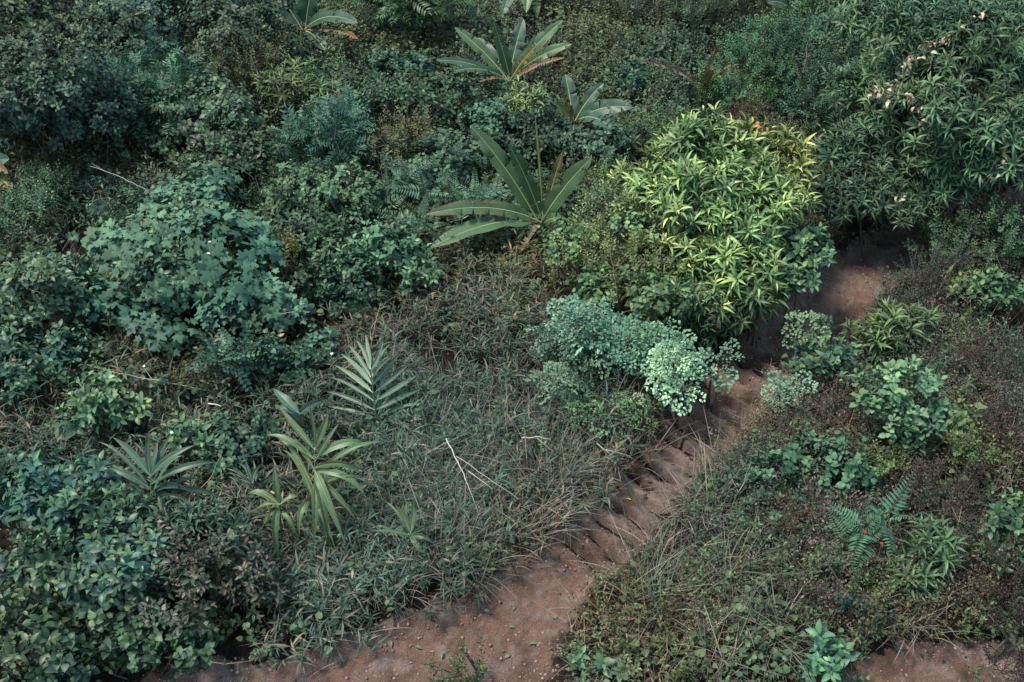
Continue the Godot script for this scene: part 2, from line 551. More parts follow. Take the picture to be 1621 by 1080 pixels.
# tall broad-leaved grass: a cane with long blades; leaves: [start share of the cane, tip, bow, half width]
func cane(called: String, label: String, group: String, foot: Vector3, top: Vector3, leaves: Array, col: Color) -> void:
	foot.y = land(foot.x, foot.z) - 0.03
	var root := thing(called, label, "reed plant", group, foot)
	var t := MB.new()
	var bow := (top - foot) * 0.5 + Vector3(rf(-.05, .05), 0.1, rf(-.03, .03))
	var pts := []
	for k in 7:
		pts.append(bez(Vector3.ZERO, bow, top - foot, k / 6.0))
	t.tube(pts, 0.011, 0.005, 6, Color(.12, .16, .06))
	part(root, "cane", t.mesh(), M["stalk"])
	var more := []
	for l in leaves:
		l = [l[0], l[1], l[2], l[3] * 0.64]
		more.append(l)
		if rng.randf() < 0.6:
			more.append([clampf(l[0] - rf(.05, .35), .1, 1.0), l[1] + Vector3(rf(-.16, .16), rf(-.25, .03), rf(-.14, .14)), l[2] + rf(0, .12), l[3] * rf(.55, .9)])
	for l in more:
		var a := bez(Vector3.ZERO, bow, top - foot, l[0])
		var tip: Vector3 = l[1] - foot
		var mid: Vector3 = a.lerp(tip, 0.58) + Vector3.UP * l[2] * 1.15 + Vector3(rf(-.06, .06), 0, rf(-.05, .05))
		blade_leaf(root, "leaf", a, mid, tip, l[3], 0.02, Vector3(0, .8, .5) + rdir() * 0.6, 0.45, "reed", col * rf(.7, 1.2), 0.0, 0.0 if rng.randf() < 0.8 else 0.25, 10, col * 1.8, 0.004, "reed")  # leaf colour varies; darker blades have shade put into their colour

# ---------------------------------------------------------------- stalks, grass and litter
func twig(called: String, label: String, category: String, group: String, lines: Array, r: float, col: Color) -> void:
	# lines of world points; the first is the main stem, the others its side twigs
	var at: Vector3 = lines[0][0]
	var root := thing(called, label, category, group, at)
	for li in lines.size():
		var pts := []
		var l: Array = lines[li]
		for k in range(l.size() - 1):
			for j in 4:
				pts.append(l[k].lerp(l[k + 1], j / 4.0) - at + rdir() * 0.006)
		pts.append(l[-1] - at)
		var t := MB.new()
		var rr := r * (1.0 if li == 0 else 0.6)
		t.tube(pts, rr, rr * 0.4, 5, col * rf(.85, 1.15))
		part(root, "main_stem" if li == 0 else "side_twig", t.mesh(), M["dry"])

func blade_mb(len_: float, half: float, lean: float, bend: float, col: Color, segs := 5) -> MB:
	# a grass blade from the ground up, leaning to +z
	var m := MB.new()
	var p := PackedVector3Array(); var cs := PackedColorArray(); var u := PackedVector2Array()
	var y := 0.0; var z := 0.0
	for k in range(segs + 1):
		var t := float(k) / segs
		var w := half * (1.0 - pow(t, 2.5)) + 0.0004
		var a := lean + bend * t
		for s in [-1, 0, 1]:
			p.append(Vector3(s * w, y, z + (absf(s) * w * 0.3))); cs.append(col * (1.15 if s == 0 else 1.0)); u.append(Vector2(s * .5 + .5, t))
		y += cos(a) * len_ / segs; z += sin(a) * len_ / segs
	m.sheet(p, cs, u, 3)
	return m

func grass_tuft(label: String, foot: Vector3, n: int, len_: float, lean_to: float, spread: float, green: float, group := "long-bladed grass tufts beside the path") -> void:
	foot.y = land(foot.x, foot.z) - 0.02
	var root := thing("grass_tuft", label, "grass tuft", group, foot)
	for k in n:
		var col := Color(.08, .125, .072).lerp(Color(.235, .20, .165), 1.0 if rng.randf() > green else rf(0, .25)) * rf(.75, 1.2)
		col.a = 1.0
		var turn := lean_to + rng.randfn() * spread
		var b := blade_mb(len_ * rf(.55, 1.15), rf(.0022, .0055), rf(.1, .9), rf(.5, 1.7), col)
		part(root, "blade", b.mesh(), M["grass"], Transform3D(Basis(Vector3.UP, turn) * Basis(Vector3.BACK, rf(-.3, .3)), Vector3(rf(-.12, .12), 0, rf(-.12, .12))))

func inside(p: Vector2, poly: PackedVector2Array) -> bool:
	return Geometry2D.is_point_in_polygon(p, poly)

# scatter tufts over polygons of the ground; each polygon: [points, tufts per square metre, size]
func cover(called: String, label: String, meshes: Array, mat: Material, areas: Array, tint: Color, off_path: float, lean := 0.25, rise := 0.0, warm := 0.35) -> void:
	var root := Node3D.new()
	root.name = called
	add_child(root)
	root.set_meta("label", label); root.set_meta("category", "ground cover"); root.set_meta("kind", "stuff")
	var xs := []; var cols := []
	for m in meshes:
		xs.append([]); cols.append([])
	for ar in areas:
		var poly := PackedVector2Array()
		for q in ar[0]:
			poly.append(Vector2(q[0], q[1]))
		var lo := poly[0]; var hi := poly[0]
		for q in poly:
			lo = lo.min(q); hi = hi.max(q)
		for k in int((hi.x - lo.x) * (hi.y - lo.y) * ar[1]):
			var p := Vector2(rf(lo.x, hi.x), rf(lo.y, hi.y))
			if not inside(p, poly):
				continue
			var patch := noise.get_noise_2d(p.x * 40 + 300, p.y * 40)
			if rng.randf() > 0.9 + patch * 1.3:
				continue
			var e := -1.0
			if p.x > -7 and p.x < 9 and p.y > -17 and p.y < -3:
				e = path_in(p.x, p.y)
			if e > -off_path + rf(-.12, .12):
				continue
			var y := land(p.x, p.y) if e < -0.15 else path_level(p.x, p.y) + 0.01
			var b := frame(Vector3(rng.randfn() * lean, 1, rng.randfn() * lean), rf(0, TAU)).scaled_local(Vector3.ONE * ar[2] * rf(.65, 1.3))
			var v := rf(.7, 1.25) * (1.0 + .5 * noise.get_noise_2d(p.x * 70, p.y * 70))
			var w := noise.get_noise_2d(p.x * 30, p.y * 30 + 500) * warm
			var i := rng.randi() % meshes.size()
			xs[i].append(Transform3D(b, Vector3(p.x, y - 0.015 + rise * rf(0, 1) * clampf(.6 + 1.4 * noise.get_noise_2d(p.x * 35 + 900, p.y * 35), 0.1, 1.0), p.y)))
			cols[i].append(Color(tint.r * v * (1.0 + w * 1.4), tint.g * v, tint.b * v * (1.0 - w * .6)))
	for i in meshes.size():
		if xs[i].size():
			var o := scatter(root, "clump" if i == 0 else "clump_%03d" % i, meshes[i], mat, xs[i], cols[i])

# ---------------------------------------------------------------- materials
func colour_mat(rough_: float, spec: float, back := Color.BLACK) -> StandardMaterial3D:
	var m := StandardMaterial3D.new()
	m.vertex_color_use_as_albedo = true
	m.roughness = rough_
	m.metallic_specular = spec
	m.cull_mode = BaseMaterial3D.CULL_DISABLED
	if back != Color.BLACK:
		m.backlight_enabled = true
		m.backlight = back
	return m

func rib_texture(across: bool) -> Array:
	# fine parallel veins of a long leaf: [colour, height relief]
	var w := 128; var h := 512
	var im := Image.create(w, h, false, Image.FORMAT_RGB8)
	var hm := Image.create(w, h, false, Image.FORMAT_RGB8)
	var n := FastNoiseLite.new()
	n.seed = 5
	n.frequency = 0.05
	for y in h:
		for x in w:
			var t := (y + x * 0.35) if across else float(x) * 2.0
			var a := 0.5 + 0.5 * sin(t * TAU / 9.0 + 2.0 * n.get_noise_1d(t * 2.0))
			var b := n.get_noise_1d(t * 6.0)
			var c := n.get_noise_2d(x * 1.5, y * 0.7)
			var v := clampf(0.80 + 0.10 * a + 0.16 * b + 0.12 * c, 0.0, 1.0)
			im.set_pixel(x, y, Color(v, v, v * 0.97))
			var g := clampf(0.5 + 0.3 * (a - .5) + 0.4 * b, 0, 1)
			hm.set_pixel(x, y, Color(g, g, g))
	hm.bump_map_to_normal_map(3.0)
	return [ImageTexture.create_from_image(im), ImageTexture.create_from_image(hm)]

func soil_mat(freq: float, contrast: float, scale_: float, bump: float) -> StandardMaterial3D:
	var m := colour_mat(0.95, 0.2)
	var n := FastNoiseLite.new()
	n.seed = 11
	n.frequency = freq
	n.fractal_octaves = 6
	n.fractal_gain = 0.65
	var t := NoiseTexture2D.new()
	t.width = 1024; t.height = 1024; t.seamless = true; t.noise = n
	var g := Gradient.new()
	g.set_color(0, Color(1.0 - contrast, 1.0 - contrast, 1.0 - contrast * 1.02))
	g.set_color(1, Color(1, 1, 1))
	t.color_ramp = g
	m.albedo_texture = t
	var k := NoiseTexture2D.new()
	k.width = 1024; k.height = 1024; k.seamless = true; k.noise = n; k.as_normal_map = true; k.bump_strength = bump
	m.normal_enabled = true
	m.normal_texture = k
	m.uv1_triplanar = true
	m.uv1_world_triplanar = true
	m.uv1_scale = Vector3.ONE * scale_
	return m

func make_materials() -> void:
	M["leaf"] = colour_mat(0.5, 0.42, Color(.28, .34, .16))
	M["gloss"] = colour_mat(0.44, 0.42, Color(.25, .30, .14))
	M["matt"] = colour_mat(0.62, 0.35, Color(.34, .38, .26))
	M["grass"] = colour_mat(0.6, 0.35, Color(.3, .34, .18))
	M["dry"] = colour_mat(0.85, 0.2)
	M["bark"] = colour_mat(0.9, 0.2)
	M["stalk"] = colour_mat(0.5, 0.4)
	M["stone"] = colour_mat(0.95, 0.2)
	for k in ["banana", "reed"]:
		var m := colour_mat(0.42, 0.5, Color(.30, .36, .14))
		var t := rib_texture(k == "banana")
		m.albedo_texture = t[0]
		m.normal_enabled = true
		m.normal_texture = t[1]
		m.normal_scale = 0.3
		M[k] = m
	M["soil"] = soil_mat(0.05, 0.7, 0.7, 10.0)
	M["clay"] = soil_mat(0.06, 0.5, 0.8, 9.0)

func make_species() -> void:
	species("vine", {"kind": "ovate", "len": .098, "half": .029, "n": 9, "stem": .2, "up": .35, "col": Color(.042, .072, .047), "tip": Color(.085, .12, .05), "dens": 66.0})
	species("heart", {"kind": "heart", "len": .075, "half": .036, "segs": 4, "fold": .2, "n": 8, "stem": .20, "up": .25, "col": Color(.053, .092, .06), "tip": Color(.10, .145, .065), "dens": 60.0})
	species("lance", {"kind": "lance", "len": .185, "half": .019, "segs": 5, "fold": .35, "arch": 1.0, "n": 11, "stem": .14, "up": .55, "col": Color(.05, .082, .046), "tip": Color(.125, .165, .07), "dens": 58.0, "mat": "gloss"})
	species("yellow", {"kind": "lance", "len": .21, "half": .022, "segs": 5, "fold": .35, "arch": 1.0, "n": 11, "stem": .15, "up": .6, "col": Color(.062, .112, .05), "tip": Color(.36, .41, .15), "dens": 52.0, "mat": "gloss"})
	species("purple", {"kind": "ovate", "len": .085, "half": .018, "segs": 3, "n": 11, "stem": .22, "up": .5, "col": Color(.048, .082, .056), "tip": Color(.18, .12, .105), "dens": 60.0, "mat": "gloss"})
	species("lobed", {"kind": "lobed", "len": .145, "n": 7, "stem": .30, "up": .2, "col": Color(.068, .122, .085), "tip": Color(.09, .15, .085), "dens": 27.0, "mat": "matt"})
	species("ovate", {"kind": "ovate", "len": .112, "half": .03, "segs": 4, "n": 8, "stem": .21, "up": .45, "spiral": 1.571, "col": Color(.052, .092, .066), "tip": Color(.13, .18, .07), "dens": 52.0, "mat": "gloss"})
	species("oblong", {"kind": "oblong", "len": .098, "half": .028, "segs": 4, "n": 8, "stem": .16, "up": .7, "col": Color(.085, .14, .085), "tip": Color(.17, .225, .10), "dens": 44.0, "mat": "matt"})
	species("mint", {"compound": "cloud", "part": "frond", "kind": "oblong", "len": .26, "pairs": 8, "leaflet": .037, "half": .40, "segs": 3, "splay": 1.1, "arch": 1.0, "vary": .25, "n": 5, "stem": .18, "up": .3, "col": Color(.125, .20, .155), "tip": Color(.19, .275, .19), "dens": 34.0, "mat": "matt"})
	species("pinnate", {"compound": "pinnate", "part": "frond", "kind": "lance", "len": .34, "pairs": 7, "leaflet": .11, "half": .15, "segs": 3, "splay": 1.05, "arch": .9, "n": 5, "stem": .12, "up": .75, "col": Color(.05, .095, .062), "tip": Color(.08, .14, .07), "dens": 20.0, "mat": "gloss"})
	species("leaflet", {"compound": "pinnate", "part": "frond", "kind": "oblong", "len": .34, "pairs": 6, "leaflet": .065, "half": .3, "segs": 3, "splay": 1.2, "arch": .9, "n": 4, "stem": .12, "up": .5, "col": Color(.052, .095, .068), "tip": Color(.08, .14, .08), "dens": 18.0, "mat": "gloss"})
	species("fern", {"compound": "fern", "part": "frond", "kind": "lance", "len": .5, "pairs": 13, "leaflet": .13, "half": .13, "segs": 3, "splay": 1.25, "arch": .8, "n": 4, "stem": .06, "up": .7, "col": Color(.078, .135, .09), "tip": Color(.10, .16, .09), "dens": 9.0, "mat": "matt"})
	species("fine", {"kind": "ovate", "len": .046, "half": .012, "segs": 2, "n": 22, "stem": .30, "up": .5, "col": Color(.052, .085, .052), "tip": Color(.12, .15, .07), "dens": 62.0})
	species("brush", {"kind": "ovate", "len": .028, "half": .007, "segs": 2, "n": 26, "stem": .34, "up": .7, "col": Color(.085, .072, .055), "tip": Color(.17, .135, .11), "stemcol": Color(.12, .09, .07), "dens": 45.0, "mat": "dry"})

# ---------------------------------------------------------------- ground-cover tufts
func bamboo_grass_tuft() -> MB:
	var m := MB.new()
	for k in 5:
		var turn := rf(0, TAU)
		var lean := rf(.05, .7)
		var h := rf(.18, .42)
		var pts := []
		for j in 4:
			var t := j / 3.0
			pts.append(Basis(Vector3.UP, turn) * Vector3(0, h * t * cos(lean * t), h * t * sin(lean * t)) + Vector3(rf(-.01, .01), 0, 0))
		var st := Color(.15, .085, .06) if rng.randf() < .6 else Color(.10, .11, .06)
		m.tube(pts, .0022, .0012, 3, st)
		for j in 7:
			var t := rf(.3, 1.0)
			var p: Vector3 = pts[clampi(int(t * 3.0), 0, 2)].lerp(pts[clampi(int(t * 3.0) + 1, 0, 3)], t * 3.0 - floor(t * 3.0))
			var dry := rng.randf() < .24
			var col := (Color(.19, .14, .105) if dry else Color(.066, .092, .064)) * rf(.6, 1.35)
			col.a = 1.0
			m.put(leaf_mb("lance", rf(.09, .17), rf(.006, .011), .3, .7, 3, col), Transform3D(Basis(Vector3.UP, rf(0, TAU)) * Basis(Vector3.RIGHT, rf(-.9, .15)), p))
	return m

func thin_grass_tuft() -> MB:
	var m := MB.new()
	for k in 14:
		var col := (Color(.072, .10, .068) if rng.randf() < .42 else Color(.20, .155, .125)) * rf(.6, 1.25)
		col.a = 1.0
		m.put(blade_mb(rf(.25, .6), rf(.0016, .004), rf(.1, .9), rf(.1, 1.5), col, 5), Transform3D(Basis(Vector3.UP, rf(0, TAU)), Vector3(rf(-.1, .1), 0, rf(-.1, .1))))
	return m

func straw_tuft() -> MB:
	var m := MB.new()
	for k in 9:
		var col := (Color(.27, .22, .175) if rng.randf() < .7 else Color(.12, .10, .085)) * rf(.6, 1.15)
		col.a = 1.0
		m.put(blade_mb(rf(.18, .5), rf(.0018, .0035), rf(.5, 1.4), rf(-.3, .9), col, 4), Transform3D(Basis(Vector3.UP, rf(0, TAU)), Vector3(rf(-.1, .1), rf(0, .04), rf(-.1, .1))))
	return m

func weed_tuft() -> MB:
	# thin brown stems with dry seed heads
	var m := MB.new()
	for k in 4:
		var x := Basis(Vector3.UP, rf(0, TAU)) * Basis(Vector3.RIGHT, rf(.0, .6))
		var h := rf(.25, .6)
		m.tube([Vector3.ZERO, x * Vector3(0, h * .5, .01), x * Vector3(0, h, .04)], .0025, .001, 3, Color(.13, .085, .06))
		for j in 22:
			var t := rf(.45, 1.0)
			var p := x * Vector3(rf(-.07, .07) * (1.3 - t), h * t + rf(-.02, .03), rf(-.07, .07))
			var col := Color(.175, .14, .118).lerp(Color(.07, .095, .06), 1.0 if rng.randf() < .4 else 0.0) * rf(.5, 1.3)
			col.a = 1.0
			m.put(leaf_mb("ovate", rf(.014, .035), rf(.005, .009), .2, .3, 2, col), Transform3D(Basis(rdir(), rf(0, TAU)), p))
	return m

func creeper_tuft() -> MB:
	var m := MB.new()
	for k in 13:
		var p := Vector3(rf(-.2, .2), rf(.03, .26), rf(-.18, .18))
		var l := rf(.035, .07)
		var col := Color(.06, .092, .05).lerp(Color(.12, .155, .065), pow(rng.randf(), 3.0)) * rf(.7, 1.2)
		col.a = 1.0
		m.tube([Vector3(p.x * .4, 0, p.z * .4), p], .0015, .001, 3, Color(.08, .09, .05))
		m.put(leaf_mb("heart", l, l * .48, .2, .4, 4, col), Transform3D(Basis(Vector3.UP, rf(0, TAU)) * Basis(Vector3.RIGHT, rf(-.3, .4)), p))
	return m

func litter_tuft() -> MB:
	var m := MB.new()
	for k in 7:
		var col := Color(.13, .09, .065).lerp(Color(.24, .18, .13), rng.randf()) * rf(.5, 1.1)
		col.a = 1.0
		m.put(leaf_mb("ovate", rf(.03, .09), rf(.008, .022), .4, 1.2, 3, col), Transform3D(Basis(Vector3.UP, rf(0, TAU)) * Basis(Vector3.RIGHT, rf(-.3, .3)), Vector3(rf(-.15, .15), rf(.005, .03), rf(-.15, .15))))
	return m

func green_weed_tuft() -> MB:
	# upright weeds with small narrow leaves
	var m := MB.new()
	for k in 5:
		var x := Basis(Vector3.UP, rf(0, TAU)) * Basis(Vector3.RIGHT, rf(.0, .7))
		var h := rf(.15, .5)
		m.tube([Vector3.ZERO, x * Vector3(0, h, .03)], .0025, .001, 3, Color(.09, .085, .05))
		for j in 12:
			var col := Color(.06, .09, .048).lerp(Color(.12, .15, .07), pow(rng.randf(), 3.0)) * rf(.6, 1.3)
			col.a = 1.0
			m.put(leaf_mb("ovate", rf(.025, .06), rf(.007, .014), .25, .5, 2, col), Transform3D(x * Basis(Vector3.UP, rf(0, TAU)) * Basis(Vector3.RIGHT, rf(-.9, .3)), x * Vector3(0, h * rf(.25, 1.0), 0)))
	return m

func bare_twig() -> MB:
	var m := MB.new()
	var p := Vector3.ZERO
	for k in 3:
		var q := p + Vector3(rf(-.08, .08), rf(.1, .22), rf(-.08, .08))
		m.tube([p, p.lerp(q, .5) + rdir() * .012, q], .003, .0018, 3, Color(.22, .18, .14))
		for j in 2:
			m.tube([q, q + Vector3(rf(-.15, .15), rf(.0, .15), rf(-.15, .15))], .0016, .0008, 3, Color(.24, .19, .15))
		p = q
	return m

func dry_sprig() -> MB:
	var m := MB.new()
	for k in 4:
		var col := Color(.36, .27, .17).lerp(Color(.22, .13, .07), rng.randf()) * rf(.7, 1.2)
		col.a = 1.0
		m.put(leaf_mb("ovate", rf(.05, .09), rf(.014, .024), .5, 1.4, 4, col), Transform3D(Basis(rdir(), rf(0, TAU)), Vector3(rf(-.1, .1), rf(0, .2), rf(-.1, .1))))
	return m

func build_tangle() -> void:
	# creepers, seed heads, dead leaves and bare twigs that grow through all the shrubs
	var root := Node3D.new()
	root.name = "tangled_creepers"
	add_child(root)
	root.set_meta("label", "small creepers, twigs and dead leaves tangled through the shrubs"); root.set_meta("category", "creepers"); root.set_meta("kind", "stuff")
	var kinds := [SP["heart"]["sprigs"][0], SP["fine"]["sprigs"][1], SP["brush"]["sprigs"][2], SP["vine"]["sprigs"][3], bare_twig().mesh(), bare_twig().mesh(), dry_sprig().mesh(), SP["lance"]["sprigs"][1]]
	var odds := [0, 0, 0, 1, 1, 1, 2, 3, 3, 4, 5, 5, 6, 7]
	var mats := ["leaf", "leaf", "dry", "leaf", "dry", "dry", "dry", "gloss"]
	var xs := []; var cols := []
	for k in kinds:
		xs.append([]); cols.append([])
	for x: Transform3D in tangle:
		var k: int = odds[rng.randi() % odds.size()]
		if k == 6 and rng.randf() < .6:
			continue
		var v := rf(.7, 1.3)
		xs[k].append(x); cols[k].append(Color(v * rf(.9, 1.3), v, v * rf(.85, 1.1)))
	for k in kinds.size():
		scatter(root, "creeper" if k < 4 or k == 7 else "twig", kinds[k], M[mats[k]], xs[k], cols[k])

func crumb() -> MB:
	var m := MB.new()
	var s := SphereMesh.new()
	s.radial_segments = 6; s.rings = 3; s.radius = 0.5; s.height = 0.75
	var a := s.get_mesh_arrays()
	var k0 := rf(0, 99)
	for p: Vector3 in a[Mesh.ARRAY_VERTEX]:
		m.v.append(p * (1.0 + .5 * noise.get_noise_3d(p.x * 120 + k0, p.y * 120, p.z * 120))); m.c.append(Color(.27, .18, .145)); m.uv.append(Vector2.ZERO)
	m.ix = a[Mesh.ARRAY_INDEX]
	return m

func build_litter() -> void:
	# crumbs of dry clay on the path, thicker along its edges
	var meshes := meshes_of(crumb, 4)
	var xs := [[], [], [], []]; var cols := [[], [], [], []]
	for k in 260000:
		var p := Vector2(rf(-4.5, 7), rf(-13, -4.5))
		var e := path_in(p.x, p.y)
		if e < -0.2 or rng.randf() > (0.85 if e < 0.12 else 0.3) * (0.6 + 1.6 * noise.get_noise_2d(p.x * 60, p.y * 60)):
			continue
		var size := 0.004 + 0.032 * pow(rng.randf(), 7.0)
		var i := rng.randi() % 4
		xs[i].append(Transform3D(Basis(rdir(), rf(0, TAU)).scaled(Vector3.ONE * size), Vector3(p.x, path_level(p.x, p.y) + size * 0.15, p.y)))
		var v := rf(.6, 1.25)
		cols[i].append(Color(v, v * rf(.95, 1.1), v * rf(.95, 1.15)))
	var root := Node3D.new()
	root.name = "clay_crumbs"
	add_child(root)
	root.set_meta("label", "crumbs of dry clay and grit on the path"); root.set_meta("category", "soil crumbs"); root.set_meta("kind", "stuff")
	for i in 4:
		scatter(root, "crumb" if i == 0 else "crumb_%03d" % i, meshes[i], M["stone"], xs[i], cols[i])

func fallen_leaf(label: String, group: String, at: Vector3, len_: float, col: Color) -> void:
	at.y = path_level(at.x, at.z) + 0.012
	var o := thing("fallen_leaf", label, "fallen leaf", group, at)
	o.rotation = Vector3(rf(-.15, .15), rf(0, TAU), rf(-.2, .2))
	part(o, "blade", leaf_mb("lance" if rng.randf() < .5 else "ovate", len_, len_ * rf(.18, .3), .3, .8, 4, col).mesh(), M["leaf"])
	var t := MB.new()
	t.tube([Vector3(0, 0, 0), Vector3(0, .003, -len_ * .3)], .002, .0015, 4, col * 0.9)
	part(o, "stalk", t.mesh(), M["stalk"])

func dry_vine(label: String, group: String, pts: Array, n: int, col: Color, len_: float) -> void:
	# a thread of withered leaves hanging over a bush
	var root := thing("withered_vine", label, "vine", group, pts[0])
	var line := []
	for p in pts:
		line.append(p - pts[0])
	var t := MB.new()
	t.tube(line, .004, .002, 4, Color(.16, .12, .09))
	part(root, "stem", t.mesh(), M["bark"])
	for k in n:
		var f := rf(0, line.size() - 1.001)
		var p: Vector3 = line[int(f)].lerp(line[int(f) + 1], f - int(f)) + rdir() * .06
		var cc := col * rf(.6, 1.2)
		cc.a = 1.0
		part(root, "leaf", leaf_mb("ovate", len_ * rf(.7, 1.2), len_ * .24, .5, 1.5, 4, cc).mesh(), M["matt"], Transform3D(Basis(Vector3.UP, rf(0, TAU)) * Basis(Vector3.RIGHT, rf(-.2, 1.3)) * Basis(Vector3.BACK, rf(-.6, .6)), p))

func flower(called: String, label: String, group: String, at: Vector3, r: float, col: Color) -> void:
	var root := thing(called, label, "flower", group, at)
	for k in 5:
		part(root, "petal", leaf_mb("oblong", r, r * .45, .3, .5, 3, col).mesh(), M["matt"], Transform3D(Basis(Vector3.UP, TAU * k / 5.0 + rf(-.2, .2)) * Basis(Vector3.RIGHT, rf(-.7, .1)), Vector3.ZERO))
	var t := MB.new()
	t.tube([Vector3(0, -.12, .02), Vector3(0, -.05, .005), Vector3.ZERO], .002, .003, 4, Color(.1, .14, .07))
	part(root, "stalk", t.mesh(), M["stalk"])

func meshes_of(f: Callable, n: int) -> Array:
	var out := []
	for k in n:
		out.append(f.call().mesh())
	return out

# ---------------------------------------------------------------- scene
func _ready() -> void:
	rng.seed = 20240
	noise.seed = 7
	# camera on high ground, looking down the slope
	var cam := Camera3D.new()
	cam.name = "camera"
	cam.position = EYE
	cam.rotation_degrees = Vector3(-40, 0, 0)
	cam.fov = 34.52
	cam.near = 0.1
	cam.far = 400.0
	add_child(cam)
	cam.current = true
	# soft overcast daylight, cool
	var sky := ProceduralSkyMaterial.new()
	sky.sky_top_color = Color(.62, .76, .86)
	sky.sky_horizon_color = Color(.56, .70, .79)
	sky.sky_curve = 0.2
	sky.ground_bottom_color = Color(.10, .11, .10)
	sky.ground_horizon_color = Color(.22, .25, .25)
	var env := Environment.new()
	env.background_mode = Environment.BG_SKY
	env.sky = Sky.new()
	env.sky.sky_material = sky
	env.tonemap_mode = Environment.TONE_MAPPER_LINEAR
	env.tonemap_exposure = 3.3
	env.background_energy_multiplier = 0.46
	env.sdfgi_enabled = true
	env.ssao_enabled = true
	env.ssil_enabled = true
	var we := WorldEnvironment.new()
	we.name = "daylight"
	we.environment = env
	add_child(we)
	var sun := DirectionalLight3D.new()
	sun.name = "sun"
	sun.light_energy = 0.5
	sun.light_color = Color(1.0, .975, .93)
	sun.light_angular_distance = 12.0
	sun.shadow_enabled = true
	sun.look_at_from_position(Vector3(-4.5, 10, .5), Vector3.ZERO)
	add_child(sun)
	make_materials()
	make_species()
	build_ground()
	build_plants()
	build_tangle()
	build_litter()
	build_details()

